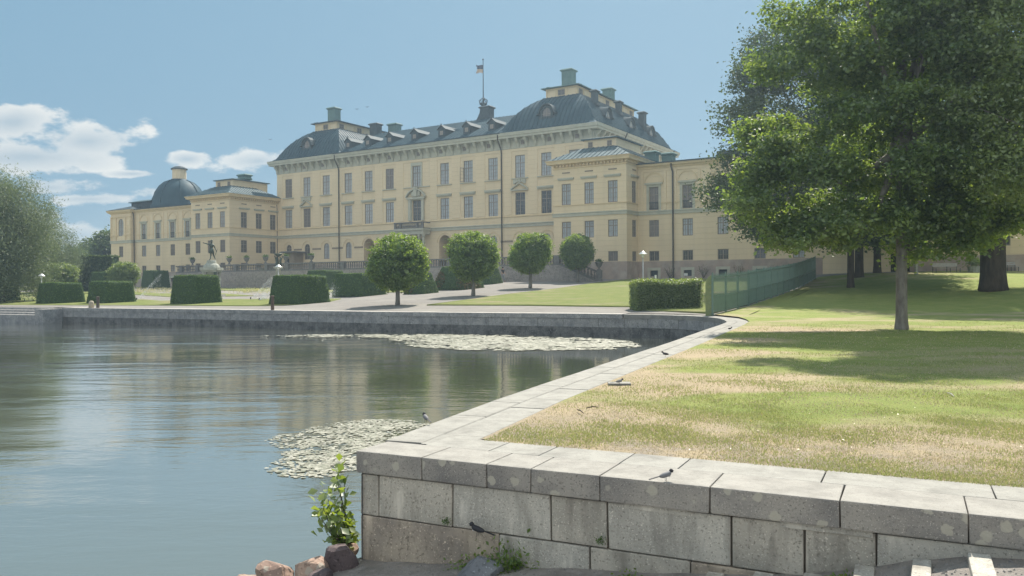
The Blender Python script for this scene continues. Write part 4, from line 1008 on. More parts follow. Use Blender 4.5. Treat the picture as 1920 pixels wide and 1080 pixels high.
# --- low wings with the blind arcade
def wing(x0, x1, us, y, nm, glassy):
    Fw = Face(0, y, 0); mb = MB()
    h = []
    for u in us: h += [(u - .58, u + .58, 4.13, 5.22), (u - .58, u + .58, 6.78, 8.62), (u - .56, u + .56, 9.7, 12.24)]
    Fw.wall(mb, x0, x1, 4.1, 14.3, h); pobj('wing_wall', mb, WALL)
    mb = MB(); Fb = Face(0, y - .06, 0); hb = [(u - .45, u + .45, 2.45, 3.1) for u in us]; Fb.wall(mb, x0, x1, GZ0, 4.1, hb, .3); mb.add([(x0, y - .06, 4.1), (x1, y - .06, 4.1), (x1, y, 4.1), (x0, y, 4.1)], [(0, 1, 2, 3)]); pobj('granite_base', mb, GRAN)
    mc = MB(); mr_ = MB(); msr = MB(); mcl = MB(); mdk = MB()
    for i, u in enumerate(us):
        window(Fw, u, 4.13, 1.16, 1.09, pane=random.choice([PANEA, PANEB])); window(Fw, u, 6.78, 1.16, 1.84, pane=random.choice([PANEA, PANEC, PANEC]))
        window(Fw, u, 9.7, 1.12, 2.54, pane=PANEA if glassy else PANEC, d=-.16)
        Fw.box(msr, u - .84, u - .56, 9.66, 12.5, 0, .07); Fw.box(msr, u + .56, u + .84, 9.66, 12.5, 0, .07); Fw.box(msr, u - .56, u + .56, 12.24, 12.5, 0, .07)
        Fw.box(msr, u - 1.0, u + 1.0, 12.5, 12.68, 0, .22)
        # iron railing across the tall opening
        for k in range(9): x = u - .5 + k * .125; mdk.add([Fw.P(x - .015, 9.72, -.05), Fw.P(x + .015, 9.72, -.05), Fw.P(x + .015, 10.5, -.05), Fw.P(x - .015, 10.5, -.05)], [(0, 1, 2, 3)])
        Fw.box(mdk, u - .56, u + .56, 10.5, 10.56, -.08, -.02); Fw.box(mdk, u - .56, u + .56, 9.86, 9.9, -.07, -.03)
        r0, zc, n = 1.0, 12.7, 12
        for k in range(n):
            t0, t1 = math.pi * k / n, math.pi * (k + 1) / n; V = []
            for d in (.001, .09):
                for t, r in ((t0, r0), (t1, r0), (t1, r0 + .16), (t0, r0 + .16)): V.append(Fw.P(u + r * math.cos(t), zc + r * math.sin(t), d))
            mr_.add(V, [(4, 7, 6, 5), (0, 1, 5, 4), (2, 3, 7, 6)])
        for a, b in ((u - 1.45, u - 1.2), (u + 1.2, u + 1.45)): Fw.box(mc, a, b, 9.66, 13.95, 0, .09)
        Fw.box(mc, u - 1.2, u + 1.2, 13.9, 13.98, 0, .06)
        Fw.box(mcl, u + .86, u + 1.9, 10.4, 10.52, .0921, .14) if u + 1.9 < x1 else None; Fw.box(mcl, u - 1.9, u - .86, 10.4, 10.52, .0921, .14) if u - 1.9 > x0 else None
        # small light stone frame round the cellar opening
        for a, b, c, d in ((u - .75, u - .45, 2.2, 3.4), (u + .45, u + .75, 2.2, 3.4), (u - .45, u + .45, 3.1, 3.4)): Fb.box(msr, a, b, c, d, 0, .03)
        Fb.box(mdk, u - .45, u + .45, 2.45, 3.1, -.3, -.28)
    each('arcade_pilaster', mc, WALL, pal, -.001); each('arch_relief', mr_, YTRIM, pal, .02); each('stone_surround', msr, TRIM, pal, .05); each('dado_rail', mcl, YTRIM, pal, .02); each('iron_railing', mdk, DARKM, pal, .2)
    for prof, m, n_ in (([(9.2, 0), (9.2, .1), (9.5, .1), (9.52, .16), (9.64, .16), (9.66, 0)], TRIM, 'string_course'), ([(14.25, 0), (14.25, .1), (14.45, .15), (14.5, .35), (14.72, .42), (14.74, 0)], YTRIM, 'cornice')):
        mb = MB(); V = [Fw.P(x, z, d) for x in (x0, x1) for z, d in prof]; L_ = len(prof); mb.add(V, [(i, i + 1, L_ + i + 1, L_ + i)[::-1] for i in range(L_ - 1)]); pobj(n_, mb, m)
    mb = MB(); mb.add([(x0, y - .5, 14.72), (x1, y - .5, 14.72), (x1, y - .5, 14.86), (x0, y - .5, 14.86), (x1, y + 4.5, 15.4), (x0, y + 4.5, 15.4), (x1, y + 14, 14.7), (x0, y + 14, 14.7)], [(0, 1, 2, 3), (3, 2, 4, 5), (5, 4, 6, 7)]); pobj('wing_roof', mb, DARKM)
    mb = MB(); mb.add([(x1, y, 0), (x1, y + 14, 0), (x1, y + 14, 14.7), (x1, y, 14.7)], [(0, 1, 2, 3)]); mb.add([(x0, y, 0), (x0, y + 14, 0), (x0, y + 14, 14.7), (x0, y, 14.7)], [(3, 2, 1, 0)]); mb.box(x0 + .1, x1 - .1, y + 13.8, y + 14, 0, 14.6); pobj('wing_end_wall', mb, WALL)
wing(8.47, 28, [10.35 + 3.82 * k for k in range(5)], -6.4, 'right', False)
wing(-83.5, -64.3, [-69.35, -73.2, -77.05, -80.85], -6.4, 'left', True)
pipe([(12.5, -6.85, 14.6), (12.5, -6.75, 14.2), (12.6, -6.62, 13.7), (12.6, -6.6, 2.2)]); pipe([(-83.3, -6.9, 14.6), (-83.2, -6.7, 13.7), (-83.2, -6.6, 2.0)])
mb = MB(); mb.box(16.6, 18.8, -4, -2, 14.9, 15.9); pobj('chimney', mb, DARKM)
# --- end pavilions and the far extension on the right
def endpav(x0, x1, y):
    c = (x0 + x1) / 2; Fw = Face(0, y, 0); mb = MB(); h = [(c - .58, c + .58, 6.78, 8.62), (c - .72, c + .72, 10.4, 13.35, 1)]
    Fw.wall(mb, x0, x1, GZ0, 14.3, h); Face(x1, y, R(90)).wall(mb, 0, 8, GZ0, 14.3); Face(x0, y + 8, R(-90)).wall(mb, 0, 8, GZ0, 14.3); pobj('end_pavilion_wall', mb, WALL)
    window(Fw, c, 6.78, 1.16, 1.84, pane=PANEC); window(Fw, c, 10.4, 1.44, 2.95, 'arch', PANEA)
    mb = MB()
    for a, b in ((x0, x0 + .35), (x0 + 1.4, x0 + 1.65), (x1 - 1.65, x1 - 1.4), (x1 - .35, x1)): Fw.box(mb, a, b, 9.66, 13.6, 0.002, .12)
    Fw.box(mb, x0, c - .75, 10.42, 10.6, .12, .2); Fw.box(mb, c + .75, x1, 10.42, 10.6, .12, .2); Fw.box(mb, x0, x1, 13.6, 13.75, 0, .16)
    for sx in (-1, 1): Fw.box(mb, c + sx * 1.85 - .22 * 1, c + sx * 1.85 + .22, 10.9, 12.2, .0, .04)
    each('pilaster', mb, YTRIM, pal, .01)
    for prof, m, n_ in (([(0, 9.15), (.12, 9.15), (.12, 9.5), (.18, 9.52), (.18, 9.64), (0, 9.66)], TRIM, 'string_course'), ([(0, 14.2), (.12, 14.25), (.45, 14.5), (.6, 14.8), (0, 14.84)], YTRIM, 'cornice')):
        mb = MB(); mb.ring(prof, x0, x1, y, y + 8, cap=False); pobj(n_, mb, m)
    mb = MB(); mb.ring([(.62, 14.84), (.1, 15.0), (-2.2, 15.7)], x0, x1, y, y + 8); pobj('end_pavilion_roof', mb, DARKM)
    if x0 > 0: return
    mb = MB(); mb.box(c - .8, x1 + 2.0, y + 2.5, y + 5.5, 15.0, 16.3); pobj('skylight', mb, DARKM)
    mb = MB(); mb.ring([(.4, 16.3), (.4, 16.4), (-1, 16.8)], c - .8, x1 + 2.0, y + 2.5, y + 5.5); pobj('skylight_roof', mb, ROOFP)
endpav(-89.3, -83.5, -7.0); endpav(28.0, 34.0, -7.0)
mb = MB(); F4 = Face(0, -6.4, 0); hh_ = [(u - .6, u + .6, 4.8, 6.6) for u in (36.4, 38.3, 40.4, 43, 46, 49)]; F4.wall(mb, 34.0, 75, 4.0, 9, hh_); pobj('annex_wall', mb, WALL)
for h in hh_: window(F4, (h[0] + h[1]) / 2, 4.8, 1.2, 1.8, pane=PANEB)
mb = MB(); Face(0, -6.46, 0).wall(mb, 34.0, 75, 1, 4.0); pobj('annex_base', mb, GRAN)
mb = MB(); mb.add([(34, -7, 9), (75, -7, 9), (75, 3, 12), (34, 3, 12)], [(0, 1, 2, 3)]); pobj('annex_roof', mb, DARKM)
# --- the church dome behind the left wing
mb = MB(); cx, cy = -79.5, -.5
mb.lathe([(4.7, 14.5), (4.7, 15.6), (4.5, 15.8), (4.3, 16.8), (3.9, 17.9), (3.2, 19.0), (2.4, 19.7), (1.5, 20.1), (1.35, 20.3)], (cx, cy, 0), 24); pobj('dome', mb, ROOF, smooth=True)
mb = MB(); mb.lathe([(1.15, 20.3), (1.15, 22.0)], (cx, cy, 0), 12); pobj('dome_lantern', mb, WALL)
mb = MB(); mb.lathe([(1.4, 22.0), (1.4, 22.15), (.8, 22.5), (.3, 22.6)], (cx, cy, 0), 12); pobj('dome_cap', mb, DARKM)
mb = MB()
for k in range(8): t = k * math.pi / 4 + .2; mb.tube([(cx + r * math.cos(t), cy + r * math.sin(t), z) for r, z in ((4.5, 15.85), (4.33, 16.8), (3.94, 17.9), (3.24, 19.03), (2.44, 19.74), (1.5, 20.14))], .07, 5)
each('dome_rib', mb, ROOF, pal, -.5)
# sheet-copper turret with crown at the flagstaff foot
mb = MB(); mb.lathe([(1.9, 26.0), (1.5, 26.15), (.95, 26.8), (.6, 27.6), (.5, 28.3), (.62, 28.4), (.3, 28.5), (.3, 28.7), (.62, 28.95), (.55, 29.1)], (-24.3, 12, 0), 10)
for k in range(8): t = k * math.pi / 4; mb.tube([(-24.3 + .5 * math.cos(t), 12 + .5 * math.sin(t), 29.0), (-24.3 + .66 * math.cos(t), 12 + .66 * math.sin(t), 29.5), (-24.3 + .1 * math.cos(t), 12 + .1 * math.sin(t), 29.9)], .06, 4)
pobj('flag_turret', mb, DARKM, smooth=True)
w = PW(-24.3, 12)
fp = empty('flagpole', (w.x, w.y, 28.5), label='tall thin flagpole on the crown turret of the palace roof', cat='flagpole')
MB().tube([(0, 0, 0), (0, 0, 7.1)], [.09, .05], 8).build('pole', DARKM, fp); MB().lathe([(.05, 0), (.14, .12), (.04, .26)], (0, 0, 7.1), 8).build('finial', DARKM, fp)
def flag(name, u0, sgn):
    mb = MB(); n = 8; V = []
    for i in range(n + 1):
        x = -1.05 * i / n; wv = .12 * math.sin(i * 1.3) * i / n; 
        for k in range(5):
            z = 6.35 - k * .28 + .05 * math.sin(i * .9 + k) - (.0 if k < 3 else .1 * i / n); V.append((x * (1 - .25 * (k == 2) * (i == n) * 1), wv, z))
    mb.add(V, [(i * 5 + k, i * 5 + k + 1, i * 5 + k + 6, i * 5 + k + 5) for i in range(n) for k in range(4) if not (i == n - 1 and k in (1, 2))])
    return mb
FLM = bpy.data.materials.new('flag_cloth'); FLM.use_nodes = True; fn = FLM.node_tree; bs = fn.nodes['Principled BSDF']
co = fn.nodes.new('ShaderNodeTexCoord'); sx_ = fn.nodes.new('ShaderNodeSeparateXYZ'); fn.links.new(co.outputs['Object'], sx_.inputs[0])
r_ = fn.nodes.new('ShaderNodeMath'); r_.operation = 'LESS_THAN'; r_.inputs[1].default_value = 5.75; fn.links.new(sx_.outputs[2], r_.inputs[0])
x_ = fn.nodes.new('ShaderNodeMix'); x_.data_type = 'RGBA'; fn.links.new(r_.outputs[0], x_.inputs['Factor']); x_.inputs['A'].default_value = (.02, .03, .07, 1); x_.inputs['B'].default_value = (.5, .38, .28, 1); fn.links.new(x_.outputs['Result'], bs.inputs['Base Color'])
fo = flag('f', 0, 1).build('flag', FLM, None, (w.x, w.y, 28.5), R(5)); md = fo.modifiers.new('s', 'SOLIDIFY'); md.thickness = .01
tag(fo, 'small dark swallow-tailed flag with pale lower tail flying left from the roof pole', 'flag')

# ================================================================== TERRACE in front of the palace
tw = PW(-30, -15.0)
TN = -15.0; TX0, TX1 = -60.5, 3.2; TZ = 3.65
ter = empty('terrace', (PW(-30, TN).x, PW(-30, TN).y, 0), PRZ, label='granite terrace with dark stone balustrade along the foot of the palace', cat='terrace')
def TL(x, y, z): return (x + 30, y - TN, z)
mb = MB(); a, b = TL(TX0, TN, 0), TL(TX1, -9.62, 0); mb.box(a[0], b[0], a[1], b[1], 0, TZ); a, b = TL(-55.3, -9.6, 0), TL(-.6, -.1, 0); mb.box(a[0], b[0], a[1] + .01, b[1], 0, TZ - .005); mb.build('terrace_wall', BALUM := stone_mat('terrace_granite', (.34, .30, .27), (.23, .21, .20), spk=8), ter)
# ashlar facing on the sunny joints: courses of blocks
blk_me = []
for i in range(5): blk_me.append(bevel_box(1.16, .12, .42, .02, .01, 300 + i)); blk_me[-1].materials.append(BALUM)
for r in range(5):
    x = TX0 + .6 + (.6 if r % 2 else 0)
    while x < TX1 - .5:
        w = PW(x, TN); px = w.x / w.y * F + 960
        if 425 < px < 500 or 600 < px < 700:
            q = TL(x, TN, 0); link_mesh('ashlar_block', random.choice(blk_me), None, ter, (q[0], -.03, 1.35 + .44 * r + .22), 0)
        x += 1.2
def balus(x0, x1, z, par, y=0.0, posts=()):
    """rail, plinth, posts; the turned balusters are each an object"""
    mb = MB(); mb.box(x0, x1, y, y + .34, z, z + .16); mb.build('plinth', BALU, par); mb = MB(); mb.box(x0, x1, y - .02, y + .36, z + .86, z + 1.02); mb.build('rail', BALU, par)
    for p in posts: mb = MB(); mb.box(p - .3, p + .3, y - .04, y + .4, z, z + 1.06); mb.build('balustrade_post', BALU, par)
    return
bal_me = MB().lathe([(.1, 0), (.1, .06), (.05, .1), (.11, .28), (.05, .55), (.09, .62), (.1, .7)], (0, 0, 0), 7).mesh('baluster', True); bal_me.materials.append(BALU)
posts = [-59.4, -55.8, -51.2, -47.6, -41.4, -37.5, -33.0, -27.6, -22, -16.5, -11, -5.5, 0, 2.9]
balus(TX0 + 30, TX1 + 30, TZ, ter, 0, [p + 30 for p in posts])
cnt = 0; x = TX0 + .3; rest = MB()
while x < TX1:
    w = PW(x, TN); px = w.x / w.y * F + 960
    if not any(abs(x - p) < .4 for p in posts):
        if cnt < 150 and (430 < px < 590 or 800 < px < 840 or 925 < px < 950): link_mesh('baluster', bal_me, None, ter, (x + 30, .17, TZ + .16)); cnt += 1
        else: rest.lathe([(.09, 0), (.05, .1), (.11, .28), (.05, .55), (.1, .7)], (x + 30, .17, TZ + .16), 5)
    x += .36
rest.build('balusters', BALU, ter)['kind'] = 'stuff'
URNL = ['far left', 'second', 'third', 'fourth', 'fifth', 'sixth', 'seventh']
def urn(loc, label, s=1.0):
    o = empty('stone_urn', loc, PRZ, label=label, cat='urn', group='urns on the terrace balustrade'); o.scale = (s, s, s)
    MB().lathe([(.22, 0), (.22, .08), (.1, .14), (.09, .22), (.28, .45), (.36, .7), (.42, .78), (.40, .84), (.3, .86)], (0, 0, 0), 12).build('bowl', BALU, o, smooth=True)
    g = np.random.default_rng(int(abs(loc[0] * 10))); P = g.normal(size=(260, 3)) * (.17, .17, .10) + (0, 0, .95)
    leaves('plant', P, .1 + .08 * g.random(260), LYEW, o, seed=3)
UL = ['urn on the balustrade just left of the archer statue', 'urn on the balustrade just right of the archer statue', 'urn with leafy plant before the left cellar window of the pavilion', 'urn on the balustrade before the middle cellar window', 'urn close to the right of the bronze fountain group', 'urn on the end post of the left balustrade by the small porch']
for px_, lb in zip((361, 430, 462.6, 498, 536.6, 584), UL):
    best = min(np.arange(TX0, TX1, .05), key=lambda x: abs(PW(x, TN + .17).x / PW(x, TN + .17).y * F + 960 - px_)); w = PW(best, TN + .17)
    urn((w.x, w.y, TZ + 1.06), lb)
# stair down on the right end of the terrace
sta = empty('terrace_stairs', tuple(PW(3.2, -13.5)), PRZ, label='stone stair with sloping balustrade beside the round tree at the pavilion', cat='stairs')
for k in range(10): mb = MB(); mb.box(k * .42, (k + 1) * .42, -1.4, 1.4, .5, TZ - .16 * (k + 1)); mb.build('step', BALUM, sta)
for sy in (-1.5,):
    mb = MB(); L_ = 4.3; dz = 1.75
    for z0, z1 in ((0.0, .2), (.95, 1.1)): mb.add([(0, sy, TZ + z0), (L_, sy, TZ - dz + z0), (L_, sy, TZ - dz + z1), (0, sy, TZ + z1), (0, sy + .3, TZ + z0), (L_, sy + .3, TZ - dz + z0), (L_, sy + .3, TZ - dz + z1), (0, sy + .3, TZ + z1)], [(0, 1, 2, 3), (7, 6, 5, 4), (3, 2, 6, 7), (1, 5, 6, 2), (0, 3, 7, 4)])
    mb.build('stair_rail', BALU, sta)
    mb = MB(); mb.add([(0, sy + .01, .5), (L_, sy + .01, .5), (L_, sy + .01, TZ - dz + .01), (0, sy + .01, TZ + .01)], [(0, 1, 2, 3)]); mb.build('stair_cheek', BALUM, sta)
    for k in range(11): link_mesh('baluster', bal_me, None, sta, (.25 + k * .38, sy + .15, TZ + .2 - dz * (.25 + k * .38) / L_))
    mb = MB(); mb.box(L_, L_ + .5, sy - .05, sy + .4, .5, TZ - dz + 1.15); mb.build('balustrade_post', BALU, sta)
w = PW(3.2 + 4.55, -13.5 - 1.35); urn((w.x, w.y, TZ - 1.75 + 1.15), 'urn with clipped ball plant at the foot of the terrace stair', 1.0)
# small porch beside the arched windows
w = PW(-51.1, -1.2); po = empty('porch', (w.x, w.y, TZ), PRZ, label='small brown porch with flat hood between two arched windows', cat='porch')
mb = MB(); mb.box(-.75, 1.15, -.9, 1.1, 0, 3.1); mb.build('porch_wall', BAND, po); mb = MB(); mb.ring([(.35, 3.1), (.4, 3.25), (.1, 3.35)], -.9, 1.3, -1.1, 1.1); mb.build('porch_hood', BALU, po)
mb = MB(); mb.box(-.35, .25, -.93, -.89, 0, 2.2); mb.build('door', DARK, po)

# ================================================================== VEGETATION
def shell_clumps(ell_, n, seed, inner=.55, k=1):
    """clump centres spread through a set of ellipsoid lobes (cx,cy,cz,rx,ry,rz)"""
    g = np.random.default_rng(seed); vol = np.array([(e[3] * e[4] * e[5]) ** .67 for e in ell_]); ch = g.choice(len(ell_), n, p=vol / vol.sum())
    E_ = np.array(ell_)[ch]; v = g.normal(size=(n, 3)); v /= np.linalg.norm(v, axis=1)[:, None]; r = inner + (1 - inner) * g.random(n) ** .6
    return E_[:, :3] + v * r[:, None] * E_[:, 3:], v
def foliage(name, ell_, nclump, per, csize, lsize, m, par, seed, inner=.5, flat=.55, up=.35, droop=0, aspect=.62, minz=None):
    C, v = shell_clumps(ell_, nclump, seed, inner); g = np.random.default_rng(seed + 1)
    if minz is not None: k = C[:, 2] > minz; C, v = C[k], v[k]
    n = len(C); cs = csize * (.6 + .8 * g.random(n)); cnt_ = per
    D = g.normal(size=(n, cnt_, 3)) * np.array([1, 1, flat]); P = C[:, None] + D * cs[:, None, None] * .5
    if droop: P[:, :, 2] -= np.abs(g.normal(size=(n, cnt_))) * droop
    T_ = np.repeat(g.random(n), cnt_); S = lsize * (.6 + .7 * g.random(n * cnt_))
    return leaves(name, P.reshape(-1, 3), S, m, par, up=up, nrm=np.repeat(v, cnt_, 0), seed=seed + 2, tint=T_, droop=droop * .8, aspect=aspect)
def trunk(name, pts, rad, m, par, limbs=()):
    verts = [tuple(p) for p in pts]; edges = [(i, i + 1) for i in range(len(pts) - 1)]; rr = list(rad)
    for at_, lp, lr in limbs:
        k = len(verts); verts += [tuple(p) for p in lp]; rr += list(lr); edges.append((at_, k)); edges += [(k + i, k + i + 1) for i in range(len(lp) - 1)]
    return skin_mesh(name, verts, edges, rr, m, par, 1)
# --- clipped lindens on the forecourt
def linden(px, py, d, cw, ch, ctr_h, label, group, seed, n=1500, lm=None, lsz=.145):
    p = at(px, py, d); z = T(p.x, p.y); p.z = z
    t = empty('linden_tree', tuple(p), 0, label=label, cat='tree', group=group)
    r0 = .17
    trunk('trunk', [(0, 0, -.05), (.02, .01, .25), (.03, 0, ctr_h * .5), (0, .02, ctr_h - ch * .2)], [r0 * 1.5, r0, r0 * .9, r0 * .7], BARK, t,
          [(3, [(.6, .3, ctr_h + .1), (.9, .5, ctr_h + .7)], [.07, .03]), (3, [(-.6, .2, ctr_h + .2), (-.9, .1, ctr_h + .8)], [.07, .03]), (3, [(.1, -.5, ctr_h + .5)], [.05]), (3, [(0, .3, ctr_h + 1)], [.04])])
    g = np.random.default_rng(seed); e = [(0, 0, ctr_h, cw / 2 - .18, cw / 2 - .18, ch / 2 - .15)]
    for k in range(9): a = g.random() * 6.28; q = g.uniform(-.5, .7); e.append((math.cos(a) * cw * .24, math.sin(a) * cw * .24, ctr_h + q * ch * .3, cw * .25, cw * .25, ch * .24))
    foliage('crown', e, n, 24, .30, lsz, lm or LLIND, t, seed, inner=.72, up=.3)
    C, _ = shell_clumps(e[:1], 420, seed + 9, .2); leaves('inner_crown', C * .999, np.full(len(C), .5), lm or LLIND, t, seed=seed)
    return t
GL = 'clipped round lindens on the gravel forecourt'
linden(745, 572, 55, 4.25, 4.35, 2.9, 'clipped round linden nearest the quay, largest of the four', GL, 11)
linden(887, 554, 64, 4.15, 4.3, 3.05, 'clipped round linden second from the quay, before the dark arch', GL, 12)
linden(994, 542, 73, 4.0, 4.05, 3.1, 'clipped round linden third from the quay, between the second and the stair tree', GL, 13)
linden(1083, 531, 82.5, 3.6, 4.0, 3.1, 'clipped round linden farthest from the quay, beside the terrace stair', GL, 14)
GL2 = 'clipped round lindens on the left parterre'
linden(112, 529, 100, 4.4, 3.5, 2.3, 'pale green round linden behind the hedges beside the willow', GL2, 15, 1100, LBRI)
linden(231, 529, 102, 3.8, 3.7, 2.2, 'pale green round linden in front of the far left end of the palace', GL2, 16, 1100, LBRI)

# --- clipped yews
def yew(cx_px, base_py, wpx, hpx, label, seed, rot=PRZ, taper=.84, group='clipped yew blocks on the parterre', brown=None, wdp=None):
    g0 = G(cx_px, base_py); sc = F / g0.y; w = wpx / sc / 1.36; h = hpx / sc; wd = w * (wdp or 1)
    c = g0 + Vector((cx_px / F - 960 / F, 1, 0)).normalized() * (w * .62); c.z = T(c.x, c.y) - .05
    o = empty('yew_hedge_block', tuple(c), rot, label=label, cat='hedge', group=group)
    n = 10; bm = bmesh.new(); bmesh.ops.create_cube(bm, size=2); bmesh.ops.subdivide_edges(bm, edges=bm.edges[:], cuts=n, use_grid_fill=True)
    g = np.random.default_rng(seed)
    for v in bm.verts:
        t = (v.co.z + 1) / 2; s_ = 1 - (1 - taper) * t ** 1.15
        p = Vector((v.co.x * w / 2 * s_, v.co.y * wd / 2 * s_, t * h))
        rn = min(1, (1 - t) * 6) if t > .85 else 1
        nn = mnoise.noise(p * 2.2 + Vector((seed, 0, 0))) * .06 + mnoise.noise(p * 6 + Vector((seed, 5, 0))) * .025
        v.co = p * (1 + 0) + Vector((v.co.x, v.co.y, v.co.z * .6)).normalized() * nn
    me = bpy.data.meshes.new('foliage_core'); bm.to_mesh(me); bm.free(); me.shade_smooth(); link_mesh('foliage_core', me, YEW, o)
    N_ = int(2600 * min(1.3, wpx / 90)); side = g.integers(0, 5, N_); a = g.uniform(-1, 1, N_); b = g.random(N_); P = np.zeros((N_, 3)); nr = np.zeros((N_, 3))
    b = np.where(side == 4, 1, b); c2 = g.uniform(-1, 1, N_); s_ = 1 - (1 - taper) * b ** 1.15
    X = np.select([side == 0, side == 1, side == 2, side == 3], [a, a, np.ones(N_), -np.ones(N_)], a); Y = np.select([side == 0, side == 1, side == 2, side == 3], [-np.ones(N_), np.ones(N_), a, a], c2)
    P[:, 0] = X * s_ * w / 2; P[:, 1] = Y * s_ * wd / 2; P[:, 2] = b * h
    nr[:, 0] = np.where(side == 2, 1, np.where(side == 3, -1, 0)); nr[:, 1] = np.where(side == 0, -1, np.where(side == 1, 1, 0)); nr[:, 2] = np.where(side == 4, 1, .1)
    P += g.normal(size=P.shape) * .025 + nr * .02
    leaves('needles', P, .07 + .08 * g.random(N_), LYEW, o, up=.1, nrm=nr * 2, seed=seed)
    if brown:
        m_ = (np.sin(P[:, 0] * 2.2 + seed) + np.cos(P[:, 2] * 1.7 + P[:, 1])) > .75; leaves('brown_patch', P[m_] + nr[m_] * .03, .13 + .06 * g.random(m_.sum()), LDRY, o, nrm=nr[m_] * 2, seed=seed)
    return o
YH = [(2, 566, 66, 38, 'near row yew block cut by the left picture edge'), (114, 570, 84, 40, 'near row yew block left of the pale stone bollard'), (209, 569.5, 85, 42, 'near row yew block behind the dark mooring post'),
      (368, 571, 92, 55, 'large yew block directly below the archer statue'), (562, 571.5, 112, 55, 'largest near yew block behind the brown post'), (674, 557, 100, 44, 'wide yew block left of the first round linden'),
      (5, 552, 44, 31, 'low rear yew block at the left picture edge'), (108, 553, 66, 38, 'rear yew block below the left pale round linden'), (203, 550, 68, 40, 'rear yew block below the right pale round linden'),
      (292, 541, 51, 34, 'rear yew block with a sprinkler jet across it'), (399, 537, 62, 29, 'rear yew block behind the archer statue'), (513, 539, 58, 36, 'rear yew block under the bronze fountain group'),
      (610, 545, 74, 38, 'yew block behind the gap between the two widest blocks'), (606, 537, 56, 34, 'farthest yew block before the terrace wall')]
for i, (cx, by, w, h, lb) in enumerate(YH): yew(cx, by, w, h, lb, 20 + i)
yew(790, 552, 66, 40, 'browning yew cone half behind the first round linden', 41, taper=.55, brown=1, group='tapered yews beyond the lindens')
yew(860, 544.5, 100, 44, 'browning yew cone with rusty patches behind the second linden', 42, taper=.62, brown=1, group='tapered yews beyond the lindens')
yew(915, 534, 58, 36, 'dark green yew cone right of the second linden', 43, taper=.6, group='tapered yews beyond the lindens')
# tall clipped hedge at the far left
def hedge_box(name, x0, x1, py, top_py, depth, label, lm, seed, lsz=.25, n=5200, core=YEW, rz=0, thick=2.0):
    a = at(x0, py, depth); b = at(x1, py, depth); c = (a + b) / 2; h = at(x0, top_py, depth).z; L_ = (b - a).length; z0 = T(c.x, c.y)
    o = empty(name, (c.x, c.y, z0), rz, label=label, cat='hedge'); h -= z0
    mb = MB(); mb.box(-L_ / 2 + .1, L_ / 2 - .1, .1, thick - .1, 0, h - .12); mb.build('foliage_core', core, o)
    g = np.random.default_rng(seed); s_ = g.random(n); P = np.stack([g.uniform(-L_ / 2, L_ / 2, n), np.where(s_ < .5, 0, g.uniform(0, thick, n)), np.where(s_ < .5, g.uniform(0, h, n), h)], 1); nr = np.stack([np.zeros(n), np.where(s_ < .5, -1, 0), np.where(s_ < .5, .2, 1)], 1)
    P += g.normal(size=P.shape) * .07; leaves('foliage', P, lsz * (.5 + g.random(n)), lm, o, nrm=nr, seed=seed); return o
hedge_box('tall_hedge', 133, 212, 538, 481, 112, 'tall dark clipped hedge between the two pale round lindens', LBACK, 61, .3, 4500)

# --- willows and far trees on the left
def big_tree(name, px, py, d, ell_, label, seed, lm, nclump, per, cs, ls, tr=.4, droop=0, aspect=.62, bark=BARKD, group=None, limbs=True, gz=None, flat=.55, inner=.5, up=.35, minz=None):
    p = at(px, py, d); z = T(p.x, p.y) if gz is None else gz
    o = empty(name, (p.x, p.y, z), 0, label=label, cat='tree', group=group)
    g = np.random.default_rng(seed); top = max(e[2] for e in ell_); lb = []
    for e in sorted(ell_, key=lambda e: e[2])[::max(1, len(ell_) // 12)][:12] if limbs else []:
        b0 = Vector((0, 0, min(top * .35, e[2] * .6))); e_ = Vector(e[:3]); mid = b0.lerp(e_, .5) + Vector((0, 0, .4)); lb.append((2, [tuple(mid), tuple(e_)], [tr * .26, tr * .08]))
    trunk('trunk', [(0, 0, -.2), (0, 0, .35), (.03, 0, top * .33), (0, .05, top * .7), (0, 0, top)], [tr * 1.5, tr, tr * .85, tr * .4, tr * .12], bark, o, lb)
    foliage('crown', ell_, nclump, per, cs, ls, lm, o, seed, droop=droop, aspect=aspect, flat=flat, inner=inner, up=up, minz=minz)
    return o
def lobes(seed, n, R_, H0, H1, rl, sx=1, sy=1, shape=1.0):
    g = np.random.default_rng(seed); out = []
    for k in range(n):
        t = (k + .5) / n; z = H0 + (H1 - H0) * t; rr = R_ * math.sin(math.pi * (.18 + .74 * t)) ** .8; a = k * 2.4 + g.random() * .7; q = rr * (.45 + .45 * g.random()); r = rl * (.75 + .5 * g.random())
        out.append((math.cos(a) * q * sx, math.sin(a) * q * sy, z, r, r, r * .72))
    return out
big_tree('willow_tree', 0, 545, 78, lobes(1, 22, 5.2, 2.2, 11.6, 1.9) + [(2.6, -1, 5, 1.6, 1.6, 2.6), (2.2, 0, 8, 1.6, 1.6, 2.2)], 'tall grey-green weeping willow at the left picture edge', 71, LWIL, 2600, 30, .75, .26, .45, droop=.9, aspect=.22, group='willows on the left', flat=1.4, up=0)
big_tree('willow_tree', 82, 540, 108, lobes(2, 18, 4.0, 2.0, 9.2, 1.6) + [(0, 0, 5, 2.1, 2.1, 3)], 'smaller rounded willow right of the tall one', 72, LWIL, 1500, 30, .7, .25, .35, droop=.8, aspect=.22, group='willows on the left', flat=1.4, up=0)
big_tree('willow_tree', -70, 546, 74, lobes(3, 14, 5, 2, 12, 2.2), 'grey-green willow beyond the left picture edge', 73, LWIL, 900, 26, .9, .3, .45, droop=.9, aspect=.22, group='willows on the left', flat=1.4, up=0)
